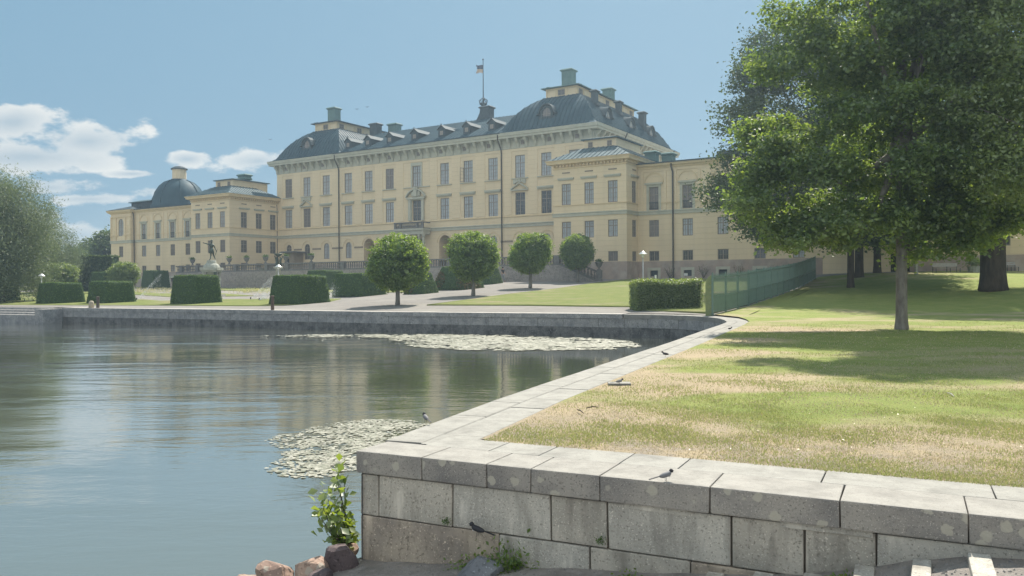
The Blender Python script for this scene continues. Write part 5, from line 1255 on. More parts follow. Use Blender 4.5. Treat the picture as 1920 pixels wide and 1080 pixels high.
for i, (px, d, R_, H, lb) in enumerate([(185, 170, 6, 10.0, 'dark rounded tree just left of the palace end'), (160, 160, 5, 7.5, 'lower green tree between the hedge and the dark rounded tree'), (130, 190, 6, 8.0, 'distant tree right of the smaller willow'), (205, 150, 3.5, 10.5, 'narrow tree touching the palace left corner'), (60, 210, 12, 9, 'distant tree hidden mostly behind the smaller willow'), (-40, 210, 12, 10, 'distant tree behind the tall willow')]):
    big_tree('background_tree', px, 540, d, lobes(30 + i, 10, R_ * .8, H * .25, H * .86, R_ * .45), lb, 80 + i, LBACK, 420, 22, 1.3, .5, .4, group='trees beyond the left end of the palace')

# --- near hedge by the fence
hb_ = G(1195, 586); p1 = G(1194, 584); p2 = Vector((10.6, 44.5, 0))
hd = empty('privet_hedge', (p1.x, p1.y, T(p1.x, p1.y) - .05), 0, label='dense leafy hedge with sunlit yellow-green top beside the fence end', cat='hedge')
hx = [Vector((p1.x, p1.y)), Vector((9.35, 40.9))]; hdir = (hx[1] - hx[0]); hL = 3.5; 
hl = math.atan2(-.05, 1); mb = MB(); mb.box(.12, 3.5, .1, 1.9, 0, 1.5); hc = mb.build('foliage_core', YEW, hd)
g = np.random.default_rng(5); n = 26000; s_ = g.random(n)
P = np.stack([np.where(s_ < .12, 0, g.uniform(0, 3.62, n)), np.where((s_ > .12) & (s_ < .6), 0, g.uniform(0, 2.0, n)), np.where(s_ < .6, g.uniform(0, 1.62, n), 1.62 + .05 * g.normal(size=n))], 1)
nr = np.stack([np.where(s_ < .12, -1, 0), np.where((s_ > .12) & (s_ < .6), -1, 0), np.where(s_ < .6, .2, 1)], 1)
P += g.normal(size=P.shape) * (.05, .05, .04); P[:, 2] += .08 * np.sin(P[:, 0] * 2.3)
leaves('foliage', P, .05 + .06 * g.random(n), LBRI, hd, nrm=nr * 1.2, seed=9)
P2 = np.stack([g.uniform(0, 3.6, 500), g.uniform(0, 2, 500), 1.62 + .22 * g.random(500) ** 2], 1); leaves('shoots', P2, .10 + .04 * g.random(500), LBRI, hd, seed=10)
hd.rotation_euler = (0, 0, R(2))

# --- park trees on the right
def sprays(base, n, seed, rmin, rmax, k=1.0):
    """break big crown masses into many separate leafy sprays"""
    g = np.random.default_rng(seed); out = []; vol = np.array([e[3] ** 2 for e in base])
    for _ in range(n):
        e = base[g.choice(len(base), p=vol / vol.sum())]; v = g.normal(size=3); v /= np.linalg.norm(v); q = g.random() ** .4; r = g.uniform(rmin, rmax)
        out.append((e[0] + v[0] * e[3] * q * k, e[1] + v[1] * e[4] * q * k, e[2] + v[2] * e[5] * q * k, r * 1.12, r * 1.12, r * g.uniform(.55, .85)))
    return out
NEARC = [(0, -1.5, 8.3, 1.9, 1.4, 1.5), (.4, -1.6, 10.2, 1.8, 1.4, 1.5), (0, -1.6, 13.6, 2.6, 2.4, 1.8), (-1.6, -1, 15, 2.2, 2, 1.6), (2, -.8, 14.8, 2.3, 2.2, 1.8), (.4, 0, 16.6, 2, 2, 1.5), (2.8, -1.6, 12.2, 2, 2, 1.5), (-2.6, -2, 12.6, 1.6, 2, 1.3), (-3.5, 0, 3.1, .9, .9, .6), (2.9, 0, 3.0, 1.1, 1.0, .6), (-1.6, -.3, 4.3, 1.8, 1.7, 1.3), (-3.3, .4, 4.9, 1.6, 1.6, 1.5), (1.6, .2, 4.2, 1.8, 1.7, 1.3), (3.2, 0, 4.8, 1.4, 1.6, 1.3), (-2.4, .2, 6.5, 2.2, 2, 1.6), (2.2, .4, 6.7, 2.1, 2, 1.7), (-4.3, .3, 6.2, 1.5, 1.5, 1.2), (0, -1, 5.8, 2.1, 1.8, 1.5), (0, 1.3, 5.7, 2.2, 1.8, 1.5),
         (-3.0, 0, 8.5, 1.8, 1.8, 1.4), (-1.2, .6, 9.5, 2.0, 2, 1.6), (1.8, -.3, 9.1, 2.1, 2, 1.5), (0, 0, 11, 2.0, 1.9, 1.5), (3.2, .3, 8.2, 1.3, 1.5, 1.2), (-2.8, 0, 10.6, 1.3, 1.3, 1.0), (1.2, 0, 12.4, 2, 2, 1.5), (-.8, .3, 13.2, 1.6, 1.6, 1.3), (2.6, 0, 11.2, 1.5, 1.6, 1.2), (.3, 0, 3.4, 1.6, 1.6, .8), (-4.9, .3, 4.7, 1.1, 1.2, 1.0), (-1.8, -.3, 3.3, 1.5, 1.4, .7), (1.9, -.2, 3.3, 1.5, 1.4, .7), (-3.6, 0, 3.6, 1.1, 1.2, .7)]
big_tree('maple_tree', 1690, 617, 26.6, sprays(NEARC, 235, 5, .38, .92, 1.05), 'nearest maple with pale slender trunk standing in the open lawn', 91, LMAP, 6900, 30, .40, .15, .20, bark=BARK, group='trees on the park lawn', inner=.35, minz=2.0, flat=.55, up=.5)
big_tree('maple_tree', 1595, 545, 60, [tuple(v * 1.14 for v in e) for e in lobes(6, 24, 6.6, 4.0, 17.5, 2.2, 1.2) + [(-6.9, 0, 11.2, 1.8, 2, 1.5), (-7.2, 0, 8.6, 1.3, 1.5, .9), (-8.0, .5, 6.3, 1.7, 2, 1.3), (-6.2, 0, 13.6, 1.5, 2, 1.4), (-5.6, 0, 15.6, 1.3, 1.5, 1.2), (-6.2, 0, 4.6, 1.6, 1.5, 1.1), (-4.5, 0, 3.6, 1.9, 1.8, 1.0), (0, 0, 3.6, 3.2, 2.4, 1.0), (3, 0, 4.2, 2.4, 2.4, 1.3)]],
          'shade-toned maple behind the near one at the end of the fence', 92, LSHADE, 3600, 30, .95, .24, .28, bark=BARKD, group='trees on the park lawn', inner=.45, minz=2.2)
big_tree('linden_tree', 1862, 527, 50, [(e[0], e[1], e[2], e[3], e[4], e[5]) for e in lobes(9, 20, 8.0, 6.0, 22, 3.2)] + [(-5, -1, 5.0, 2.6, 2.2, 1.4), (-2.2, -3, 5.2, 2.2, 2, 1.3), (4, -1, 5.2, 2.6, 2.4, 1.5), (-7.5, 0, 6.4, 2.4, 2.2, 1.6), (1, -3.4, 7, 3, 2, 1.6)],
          'huge old tree with thick flared trunk on the right', 93, LMAP, 2600, 28, 1.15, .25, .78, bark=BARKD, group='trees on the park lawn', inner=.45, minz=3.4)
big_tree('background_tree', 1611, 516, 68, lobes(12, 12, 6, 4, 15, 2.8), 'dark trunked tree just behind the fence-end maple', 94, LMAP, 800, 24, 1.3, .34, .40, group='trees behind the park lawn', minz=2.3)
big_tree('background_tree', 1645, 514, 72, lobes(13, 12, 6, 4, 15, 2.8), 'second dark trunked tree before the palace annex', 95, LMAP, 800, 24, 1.3, .34, .36, group='trees behind the park lawn', minz=2.3)
big_tree('maple_tree', 2130, 640, 24, [(-3.6, 0, 4.9, 1.6, 1.6, 1.2), (-4.4, .3, 6.7, 1.5, 1.6, 1.3), (-2.8, 0, 8.2, 2, 2, 1.5), (-4.3, 0, 9.0, 1.5, 1.5, 1.2), (-1, 0, 6, 2.4, 2.2, 1.8), (1, 0, 8.6, 2.6, 2.4, 2), (-3.9, .5, 10.6, 1.8, 1.8, 1.3), (-1, 0, 11, 2, 2, 1.6), (2, 0, 5, 2.2, 2, 1.5), (-2.6, -1, 12.6, 2, 2, 1.5), (0, -1.2, 13.4, 2.4, 2.2, 1.6), (2.2, 0, 12.5, 2.2, 2.2, 1.6)],
          'bright green tree reaching in from the right picture edge', 96, LBRI, 2300, 32, .45, .125, .22, bark=BARK, group='trees on the park lawn', inner=.4, minz=3.3)

# ================================================================== FENCE
f0 = FENCE[0]; fnc = empty('iron_fence', (f0.x, f0.y, 0), 0, label='green iron fence with spiked bars running back from the quay corner', cat='fence')
ff_, FL = along([tuple(p) for p in FENCE])
def fpt(s): p, d = ff_(s); return Vector((p.x - f0.x, p.y - f0.y, max(T(p.x, p.y), 0) + .05)), d
FH = 1.92; SP = 2.35; npan = int(FL // SP)
post_me = MB().box(-.045, .045, -.045, .045, -.2, FH).lathe([(.03, FH), (.05, FH + .05), (.01, FH + .14)], n=6).mesh('post'); post_me.materials.append(IRON)
bar_me = MB().add([(-.011, -.011, .12), (.011, -.011, .12), (.011, .011, .12), (-.011, .011, .12), (-.011, -.011, FH - .02), (.011, -.011, FH - .02), (.011, .011, FH - .02), (-.011, .011, FH - .02), (0, 0, FH + .12)],
                  [(0, 1, 5, 4), (1, 2, 6, 5), (2, 3, 7, 6), (3, 0, 4, 7), (4, 5, 8), (5, 6, 8), (6, 7, 8), (7, 4, 8)]).mesh('bar'); bar_me.materials.append(IRON)
restb = MB()
for i in range(npan + 1):
    p, d = fpt(min(i * SP, FL - .01)); link_mesh('post', post_me, None, fnc, tuple(p), math.atan2(d.y, d.x))
    if i == npan: break
    q, _ = fpt((i + 1) * SP); side_ = Vector((-d.y, d.x, 0)) * .015
    for z0, z1, nm in ((.10, .15, 'lower_rail'), (.86, .92, 'middle_rail'), (FH - .12, FH - .07, 'top_rail')):
        a, b = p + Vector((d.x, d.y, 0)) * .046, q - Vector((d.x, d.y, 0)) * .046; V = []
        for e in (a, b):
            for sd_ in (-side_, side_):
                for z in (z0, z1): V.append(tuple(e + sd_ + Vector((0, 0, z))))
        MB().add(V, [(0, 1, 3, 2), (4, 6, 7, 5), (0, 4, 5, 1), (2, 3, 7, 6), (1, 5, 7, 3), (0, 2, 6, 4)]).build(nm, IRON, fnc)
    a, b = p + Vector((d.x, d.y, 0)) * .05, q - Vector((d.x, d.y, 0)) * .05
    MB().add([(a.x, a.y, a.z + .15), (b.x, b.y, b.z + .15), (b.x, b.y, b.z + .86), (a.x, a.y, a.z + .86)], [(0, 1, 2, 3)]).build('sheet_panel', IRON, fnc)
    nb = 17
    for k in range(1, nb):
        e = p.lerp(q, k / nb)
        if i < 9: link_mesh('bar', bar_me, None, fnc, tuple(e + side_ * .1))
        else: restb.box(e.x - .011, e.x + .011, e.y - .011, e.y + .011, e.z + .12, e.z + FH + .08)
restb.build('bars', IRON, fnc)['kind'] = 'stuff'
# curved end wing with spikes, over the water edge
d = (FENCE[1] - FENCE[0]).normalized(); p, _ = fpt(0); nn = Vector((-1, .05, 0)).normalized(); V = []; n = 10
out = [(0.0, -.3)] + [(.34, -.3), (.34, 1.45)] + [(.34 * math.cos(R(90 * k / 6)), 1.45 + .52 * math.sin(R(90 * k / 6))) for k in range(1, 7)]
for off_ in (-.02, .02): V += [tuple(Vector((0, 0, 0)) + nn * u + Vector((0, off_, z))) for u, z in out]
m_ = len(out); MB().add(V, [tuple(range(m_)), tuple(range(m_, 2 * m_))[::-1]] + [(i, (i + 1) % m_, m_ + (i + 1) % m_, m_ + i) for i in range(m_)]).build('end_wing', mat('sunlit_green', (.24, .27, .12), (.16, .2, .10), scale=6, rough=.7), fnc)  # green iron tinted yellower to show sun falling on it
sp = MB()
for k in range(9): z = .1 + .2 * k; sp.tube([tuple(nn * .05 + Vector((0, -.02, z))), tuple(nn * .22 + Vector((0, -.16, z - .06)))], [.014, .003], 5)
each('wing_spike', sp, IRON, fnc, .01)

# ================================================================== STREET FURNITURE
def lamp(px, py, d, H, label, z0=None):
    p = at(px, py, d); z = T(p.x, p.y) if z0 is None else z0
    o = empty('path_lamp', (p.x, p.y, z), 0, label=label, cat='lamp', group='path lamps with conical metal shades')
    MB().tube([(0, 0, -.1), (0, 0, H - .45)], [.045, .035], 8).build('pole', LAMPG, o, smooth=True)
    MB().lathe([(.05, H - .45), (.10, H - .40), (.11, H - .22), (.08, H - .2)], n=10).build('lamp_glass', WHITE, o)
    MB().lathe([(.30, H - .24), (.31, H - .22), (.12, H - .06), (.02, H)], n=16).build('lamp_shade', LAMPG, o); return o
q = G(1206, 556); lamp(1206, 556, q.y, (556 - 470.5) * q.y / F, 'path lamp with conical shade on the palace lawn behind the leafy hedge')
lamp(78, 555, 74, 2.7, 'path lamp beside the left hedges under the willows'); lamp(522, 545, 76, 3.1, 'slender path lamp in front of the bronze fountain group')
p = at(1212, 500, 92); o = empty('globe_lamp', (p.x, p.y, T(p.x, p.y)), label='white dome lamp on dark post against the palace corner', cat='lamp'); zt = at(1212, 479, 92).z - T(p.x, p.y)
MB().tube([(0, 0, 0), (0, 0, zt - .7)], .05, 8).build('pole', BLACK, o); MB().lathe([(.24, zt - .75), (.25, zt - .42)], n=10).build('lamp_body', BLACK, o); MB().lathe([(.30, zt - .42), (.27, zt - .2), (.16, zt - .04), (.02, zt)], n=12).build('lamp_dome', WHITE, o)
# bollards and mooring posts on the far quay
def qpt(px, inl):
    s_ = edge_s_at_px(px); p, d = fe(s_); n = Vector((d.y, -d.x)); q = p + n * inl; return q
q = qpt(163.5, .35); o = empty('stone_bollard', (q.x, q.y, 0), label='short pale stone bollard with rounded top on the far quay', cat='bollard')
MB().lathe([(.19, 0), (.185, .38), (.15, .5), (.06, .56)], n=12).build('shaft', mat('bollard_stone', (.42, .37, .28), (.33, .29, .22), scale=6), o, smooth=True)
for px_, h, lb, m_ in ((177, .85, 'dark mooring post with cap beside the pale bollard', mat('post_brown', (.07, .06, .055), (.10, .08, .065), scale=6)), (503.5, .93, 'brown weathered mooring post standing alone on the far quay edge', mat('post_rust', (.12, .085, .06), (.07, .05, .04), scale=8))):
    q = qpt(px_, .3); o = empty('mooring_post', (q.x, q.y, 0), label=lb, cat='post'); MB().lathe([(.115, 0), (.11, h - .06)], n=10).build('shaft', m_, o); MB().lathe([(.13, h - .06), (.13, h), (.05, h + .03)], n=10).build('cap', m_, o)
# spotlight and little sign on the lawn
q = G(1230, 533); o = empty('floodlight', tuple(q + Vector((0, 0, .1))), R(-20), label='small black and white floodlight on a stake in the palace lawn', cat='floodlight')
MB().box(-.03, .03, -.03, .03, -.1, .28).build('stake', BLACK, o); MB().box(-.13, .13, -.12, .12, .25, .72).build('housing', BLACK, o); MB().box(-.10, .08, -.135, -.125, .34, .74).build('lens', WHITE, o)
q = G(1286, 523.5); o = empty('lawn_sign', tuple(q), label='tiny white sign on a peg before the palace cellar window', cat='sign'); MB().box(-.01, .01, -.01, .01, 0, .4).build('peg', BLACK, o); MB().box(-.19, .19, -.02, 0, .36, .62).build('board', WHITE, o)
WOOD = mat('bench_wood', (.40, .39, .36), (.32, .31, .29), scale=5); 
def bench(x, y, z, rz, w, label, m=WOOD):
    o = empty('park_bench', (x, y, z), rz, label=label, cat='bench', group='benches')
    for k in range(3): MB().box(-w / 2, w / 2, -.22 + k * .15, -.10 + k * .15, .43, .46).build('seat_slat', m, o)
    for k in range(2): MB().box(-w / 2, w / 2, .26, .29, .58 + k * .16, .70 + k * .16).build('back_slat', m, o)
    for x_ in (-w / 2 + .05, 0.2, w / 2 - .05):
        for y_ in (-.2, .24): MB().box(x_ - .02, x_ + .02, y_ - .02, y_ + .02, 0, .43 if y_ < 0 else .58).build('leg', DARKM, o)
    return o
p = at(1069, 527, 88); bench(p.x, p.y, T(p.x, p.y), PRZ, 1.15, 'grey bench beside the terrace wall behind the farthest round linden')
p = at(1775, 508, 70); bench(p.x, p.y, T(p.x, p.y), R(8), 2.35, 'long pale bench left of the huge tree at the gravel path'); p = at(1889, 505, 71); bench(p.x, p.y, T(p.x, p.y), R(6), 1.9, 'long pale bench right of the huge tree before the visitors')
def tub(px, py, d, w, h, label, seed, m):
    p = at(px, py, d); o = empty('planter', (p.x, p.y, T(p.x, p.y)), 0, label=label, cat='planter'); MB().lathe([(w * .42, 0), (w * .5, h), (w * .46, h), (w * .44, h - .08)], n=14).build('tub', m, o)
    g = np.random.default_rng(seed); P = g.normal(size=(420, 3)) * (w * .34, w * .34, .22) + (0, 0, h + .3); leaves('plant', P, .12 + .1 * g.random(420), LBRI, o, seed=seed)
tub(1827, 507, 70, 1.1, .55, 'stone planter with pale bushy plant left of the huge trunk', 5, PSTONE); tub(1039, 527, 88, .8, .8, 'grey tub with dark plant between the third and fourth lindens', 6, PSTONE)
for px_, lb in ((1696, 'slim grey post nearest the slender maple trunk'), (1718, 'slim grey post right of the dark gateway')):
    p = at(px_, 511, 68); o = empty('gate_post', (p.x, p.y, T(p.x, p.y)), label=lb, cat='post'); MB().box(-.11, .11, -.11, .11, 0, 1.35).build('shaft', WOOD, o); MB().box(-.14, .14, -.14, .14, 1.35, 1.42).build('cap', WOOD, o)
MB().box(33.6, 35.6, -6.62, -6.5, 2.6, 4.3).build('dark_gateway', DARK, pal)
for u in (12.3, 16.0, 19.8, 23.6):
    w = PW(u, -6.8); o = empty('wall_shrub', (w.x, w.y, 2.25), 0, label='thin bare shrub trained on the granite base ' + {12.3: 'beside the long downpipe', 16.0: 'between the first two cellar windows', 19.8: 'near the fence end', 23.6: 'partly hidden by the fence'}[u], cat='shrub')
    g = np.random.default_rng(int(u)); mb = MB()
    for k in range(9): a = g.uniform(-.7, .7); mb.tube([(0, 0, -.1), (a * .5, 0, .5), (a, g.uniform(-.1, .1), .9 + .4 * g.random())], [.02, .015, .006], 4)
    mb.build('stems', BARKD, o); leaves('leaf_cluster', g.normal(size=(140, 3)) * (.4, .1, .3) + (0, 0, .7), np.full(140, .09), LYEW, o, seed=int(u))

# ================================================================== STATUES
p = at(397, 488, 80); gz = T(p.x, p.y); zt = p.z
o = empty('archer_statue', (p.x, p.y, zt), 0, label='bronze archer statue pointing left with bow in lowered hand', cat='statue')
V = [(0, 0, .98), (.02, 0, 1.15), (0, 0, 1.45), (.02, 0, 1.62), (.03, -.02, 1.72), (.03, -.02, 1.86),      # 0-5 pelvis..head
     (-.2, -.05, 1.55), (-.45, -.08, 1.62), (-.72, -.1, 1.70), (-.82, -.1, 1.74),        # left arm raised
     (.2, 0, 1.5), (.33, .02, 1.2), (.46, .0, .92), (.48, 0, .82),                        # right arm down
     (-.1, 0, .92), (-.04, -.04, .5), (-.14, 0, .1), (-.2, -.12, .03),                    # left leg
     (.12, .02, .92), (.16, .05, .52), (.33, .12, .12), (.38, 0, .05)]
Ed = [(0, 1), (1, 2), (2, 3), (3, 4), (4, 5), (2, 6), (6, 7), (7, 8), (8, 9), (2, 10), (10, 11), (11, 12), (12, 13), (0, 14), (14, 15), (15, 16), (16, 17), (0, 18), (18, 19), (19, 20), (20, 21)]
Rr = [.15, .13, .17, .06, .09, .09, .075, .055, .04, .035, .075, .055, .04, .04, .10, .075, .045, .045, .10, .075, .045, .045]
skin_mesh('body', V, Ed, Rr, BRONZE, o)
MB().lathe([(.17, 1.2), (.2, 1.0), (.27, .68), (.24, .68), (.14, 1.05)], n=12).build('tunic', BRONZE, o, smooth=True)
MB().tube([(.62, -.05, 1.15), (.52, -.05, .86), (.42, -.05, .62), (.30, -.05, .36)], [.012, .025, .025, .012], 6).build('bow', BRONZE, o)
MB().lathe([(.1, 1.86), (.12, 1.93), (.07, 2.0)], (.03, -.02, 0), 10).build('hair', BRONZE, o, smooth=True)
pd = empty('statue_pedestal', (p.x, p.y, gz), 0, label='pale stone pedestal with small corner supports under the archer statue', cat='pedestal'); h = zt - gz
MB().lathe([(.82, h - .72), (.72, h - .5), (.5, h - .3), (.42, h - .02), (.3, h)], n=14).build('rocky_mound', PSTONE, pd)
MB().box(-.86, .86, -.86, .86, h - .98, h - .72).box(-.74, .74, -.74, .74, h - 1.15, h - .982).build('top_slab', PSTONE, pd)
MB().box(-.32, .32, -.32, .32, .3, h - 1.15).build('core', PSTONE, pd)
for sx in (-1, 1):
    for sy in (-1, 1): MB().lathe([(.16, .3), (.1, .5), (.16, h - 1.9), (.09, h - 1.6), (.17, h - 1.3), (.17, h - 1.151)], (sx * .56, sy * .56, 0), 8).build('corner_support', PSTONE if sx * sy > 0 else BRONZE, pd)
MB().box(-1, 1, -1, 1, 0, .3).build('plinth', PSTONE, pd)
p = at(522, 500, 84); gz = T(p.x, p.y); zt = p.z
o = empty('fountain_group', (p.x, p.y, gz), 0, label='dark bronze fountain group of small figures on a stone column', cat='statue'); h = zt - gz
MB().lathe([(.55, 0), (.5, .3), (.28, .4), (.26, h - .3), (.5, h - .15), (.5, h)], n=12).build('column', PSTONE, o, smooth=True)
for k, (a, lean) in enumerate(((0, .2), (2.1, .15), (4.2, .25))):
    c, s_ = math.cos(a), math.sin(a); V = [(c * .2, s_ * .2, h + .35), (c * .22, s_ * .22, h + .7), (c * .2, s_ * .2, h + .92), (c * .2, s_ * .2, h + 1.02), (c * .4, s_ * .4, h + .9), (c * .5, s_ * .5, h + 1.15), (c * .35, s_ * .35, h + .15), (c * .3, s_ * .3, h - .05)]
    skin_mesh('bronze_figure', V, [(0, 1), (1, 2), (2, 3), (1, 4), (4, 5), (0, 6), (6, 7)], [.13, .12, .06, .1, .06, .05, .08, .06], BRONZE, o)
MB().lathe([(.1, h + 1.0), (.35, h + 1.2), (.46, h + 1.32), (.42, h + 1.36), (.2, h + 1.3)], n=12).build('shell_bowl', BRONZE, o, smooth=True)

# ================================================================== PEOPLE
SKIN = mat('skin', (.45, .28, .20), (.40, .25, .18), scale=8, rough=.6); HAIRD = mat('hair_dark', (.03, .02, .015), rough=.7); HAIRL = mat('hair_light', (.30, .22, .13), rough=.7)
def person(px, py, d, H, label, top, bottom, hair=HAIRD, face=0, stride=.18, skirt=False, extra=None, armf=.1, sit=False, z=None, group=None):
    p = at(px, py, d); z = T(p.x, p.y) if z is None else z
    o = empty('person', (p.x, p.y, z), face, label=label, cat='person', group=group); k = H / 1.75; o.scale = (k, k, k)
    hip = .92; 
    L_ = [(.09, 0, hip - .05), (.10, -stride * .5, .5), (.10, -stride, .08), (.10, -stride - .12, .04)]; R_ = [(-.09, 0, hip - .05), (-.10, stride * .2, .5), (-.10, stride + .08, .1), (-.10, stride - .02, .04)]
    V = [(0, 0, hip), (0, 0, 1.15), (0, 0, 1.38), (0, 0, 1.48), (0, -.02, 1.56), (0, -.02, 1.68), (.18, 0, 1.40), (.24, -armf * .3, 1.12), (.24, -armf - .12, .92), (.24, -armf - .2, .86), (-.18, 0, 1.40), (-.24, armf * .2, 1.12), (-.24, -armf * .3, .88), (-.24, -armf * .5, .80)] + L_ + R_
    E_ = [(0, 1), (1, 2), (2, 3), (3, 4), (4, 5), (2, 6), (6, 7), (7, 8), (8, 9), (2, 10), (10, 11), (11, 12), (12, 13), (0, 14), (14, 15), (15, 16), (16, 17), (0, 18), (18, 19), (19, 20), (20, 21)]
    rr = [.13, .11, .14, .055, .08, .085, .065, .045, .035, .035, .065, .045, .035, .035, .09, .065, .04, .04, .09, .065, .04, .04]
    skin_mesh('body', V, E_, rr, SKIN, o)
    skin_mesh('shirt', [V[0], V[1], V[2], V[6], (V[6][0] * 1.18, V[7][1] * .6, 1.22), V[10], (V[10][0] * 1.18, V[11][1] * .6, 1.22)], [(0, 1), (1, 2), (2, 3), (3, 4), (2, 5), (5, 6)], [.145, .13, .165, .085, .07, .085, .07], top, o)
    if skirt: MB().lathe([(.14, 1.0), (.2, .8), (.27, .5), (.25, .5), (.12, .95)], n=12).build('skirt', bottom, o, smooth=True)
    else: skin_mesh('trousers', [V[0], V[14], V[15], (V[16][0], V[16][1], .2), V[18], V[19], (V[20][0], V[20][1], .2)], [(0, 1), (1, 2), (2, 3), (0, 4), (4, 5), (5, 6)], [.15, .105, .08, .06, .105, .08, .06], bottom, o)
    MB().lathe([(.098, 1.60), (.105, 1.68), (.085, 1.755), (.03, 1.79)], (0, .015, 0), 10).build('hair', hair, o, smooth=True)
    MB().lathe([(.012, 0), (.016, .012), (.006, .03)], (0, -.108, 1.625), 5).build('nose', SKIN, o)
    return o
CW = mat('cloth_white', (.72, .72, .70), rough=.8); CN = mat('cloth_navy', (.03, .035, .05), rough=.85); CB = mat('cloth_black', (.02, .02, .022), rough=.85); CG = mat('cloth_grey', (.25, .26, .28), rough=.85); CL = mat('cloth_lightblue', (.35, .42, .52), rough=.85); CK = mat('cloth_khaki', (.35, .30, .22), rough=.85)
o = person(1183, 525, 93, 1.72, 'person in dark skirt with pale backpack walking past the palace corner', CN, CN, HAIRD, R(75), .22, True, armf=.3)
mb = MB(); mb.box(-.14, .14, .12, .32, 1.02, 1.46); mb.build('backpack', CW, o)
person(1888, 503, 76.5, 1.72, 'person in white shirt and dark shorts behind the right bench', CW, CN, HAIRD, R(10)); person(1899, 503, 77.5, 1.70, 'person in white top beside the one in dark shorts', CW, CG, HAIRL, R(-30)); person(1911, 502, 76, 1.66, 'person in pale blue clothes near the right picture edge', CL, CL, HAIRL, R(20)); person(1918, 502, 78, 1.74, 'person in light grey at the very right picture edge', CW, CK, HAIRD, R(160))
person(943, 530, 87, 1.65, 'person in dark clothes standing in shade right of the dark yew cone', CB, CG, HAIRD, R(60)); person(1080, 529, 85, 1.55, 'person in black beside the trunk of the farthest round linden', CB, CB, HAIRD, R(100))
person(669, 523, 99, 1.72, 'person in pale shirt whose head shows above the wide yew block', CW, CN, HAIRD, R(30))

# ================================================================== BIRDS AND LITTER ON THE COPING
BB = mat('bird_black', (.03, .03, .035), rough=.6); BWH = mat('bird_white', (.6, .6, .58), rough=.7); BGR = mat('bird_grey', (.18, .18, .19), rough=.7)
def bird(loc, rz, label, s=1.0, m=BGR, group=None):
    o = empty('bird', tuple(loc), rz, label=label, cat='bird', group=group); o.scale = (s, s, s)
    skin_mesh('body', [(0, 0, .052), (.03, 0, .062), (.05, 0, .078), (-.035, 0, .048), (-.06, 0, .044)], [(0, 1), (1, 2), (0, 3), (3, 4)], [.024, .021, .015, .017, .009], m, o)
    MB().lathe([(.016, -.012), (.018, 0), (.010, .014)], (.052, 0, .084), 8).build('head', BB, o, smooth=True)
    MB().add([(.066, -.003, .083), (.066, .003, .083), (.082, 0, .081), (.066, 0, .088)], [(0, 1, 2), (1, 3, 2), (3, 0, 2)]).build('beak', BB, o)
    MB().add([(-.05, -.008, .046), (-.05, .008, .046), (-.15, .010, .028), (-.15, -.010, .028), (-.05, -.008, .05), (-.05, .008, .05), (-.15, .010, .031), (-.15, -.010, .031)], [(0, 3, 2, 1), (4, 5, 6, 7), (0, 1, 5, 4), (2, 3, 7, 6)]).build('tail', BB, o)
    for y in (-.01, .01): MB().tube([(0, y, .035), (.004, y, .0)], .0018, 4).build('leg', BB, o)
    MB().lathe([(.012, 0), (.016, .012), (.01, .028)], (.03, 0, .038), 8).build('breast', BWH, o, smooth=True)
    return o
GB = 'wagtails on the stone coping'
q = GZ(1246, 903, .0); bird(q, R(20), 'small pied bird standing on the near coping edge', .95, BGR, GB)
q = GZ(797, 793, .0); bird(q, R(115), 'pied bird with raised tail on the waterside coping near the corner', 1.1, BGR, GB)
q = GZ(1160, 721, .01); bird(q, R(10), 'small bird on the grey drain slab in the lawn edge', .95, BGR, GB); q = GZ(1247, 669, 0); bird(q, R(170), 'round dark bird on the inner coping row halfway along', 1.2, BB, GB)
q = GZ(1368, 619.5, 0); bird(q, R(10), 'dark bird on the coping close to the curved end', 1.2, BB, GB)
v = C0 + WD * 1.28 + WN * .0; bird((v.x - .01, v.y - .06, -.60), R(150), 'black bird clinging to the joint of the near granite wall', 1.15, BB)
q = GZ(1160, 719, .012); sl = link_mesh('drain_slab', bevel_box(.34, .24, .03, .006), COPE2, None, (q.x, q.y, .012), R(-4)); tag(sl, 'thin grey drain slab lying in the lawn edge by the coping', 'slab')
for a, b, lb in (((1081, 768), (1093, 775), 'short dark twig lying on the dry grass'), ((1098, 765), (1121, 763.5), 'longer thin twig lying on the dry grass'), ((1775, 736), (1788, 743), 'pale stick on the lawn in front of the tree shade')):
    A_, B_ = GZ(*a, .03), GZ(*b, .03); t_ = MB().tube([(0, 0, 0), tuple((B_ - A_) * .5 + Vector((0, 0, .012))), tuple(B_ - A_)], [.006, .008, .004], 5).build('twig', BARKD if a[0] < 1700 else WOOD, None, tuple(A_)); tag(t_, lb, 'twig')

# ================================================================== FORESHORE
def rock(loc, s, seed, m, label, cuts=3):
    bm = bmesh.new(); bmesh.ops.create_icosphere(bm, subdivisions=cuts, radius=1); g = np.random.default_rng(seed)
    pl_ = [(Vector(g.normal(size=3)).normalized(), .55 + .3 * g.random()) for _ in range(14)]
    for v in bm.verts:
        for n_, d_ in pl_:
            e = v.co.dot(n_) - d_
            if e > 0: v.co -= n_ * e
        v.co *= 1 + .05 * mnoise.noise(v.co * 4 + Vector((seed, 0, 0)))
        v.co = Vector((v.co.x * s[0], v.co.y * s[1], v.co.z * s[2]))
    me = bpy.data.meshes.new('rock'); bm.to_mesh(me); bm.free()
    o = link_mesh('rock', me, m, None, loc, seed); return tag(o, label, 'rock', 'rocks at the wall foot')
RK1 = stone_mat('rock_pink', (.38, .27, .21), (.26, .18, .15), lich=(.4, .36, .3), lichs=.15, spk=30); RK2 = stone_mat('rock_dark', (.13, .10, .10), (.08, .065, .07), spk=30); RK3 = stone_mat('rock_grey', (.22, .23, .24), (.15, .155, .17), spk=25)
def rk(px, py, d, s, seed, m, label): p = at(px, py, d); return rock(tuple(p), s, seed, m, label)
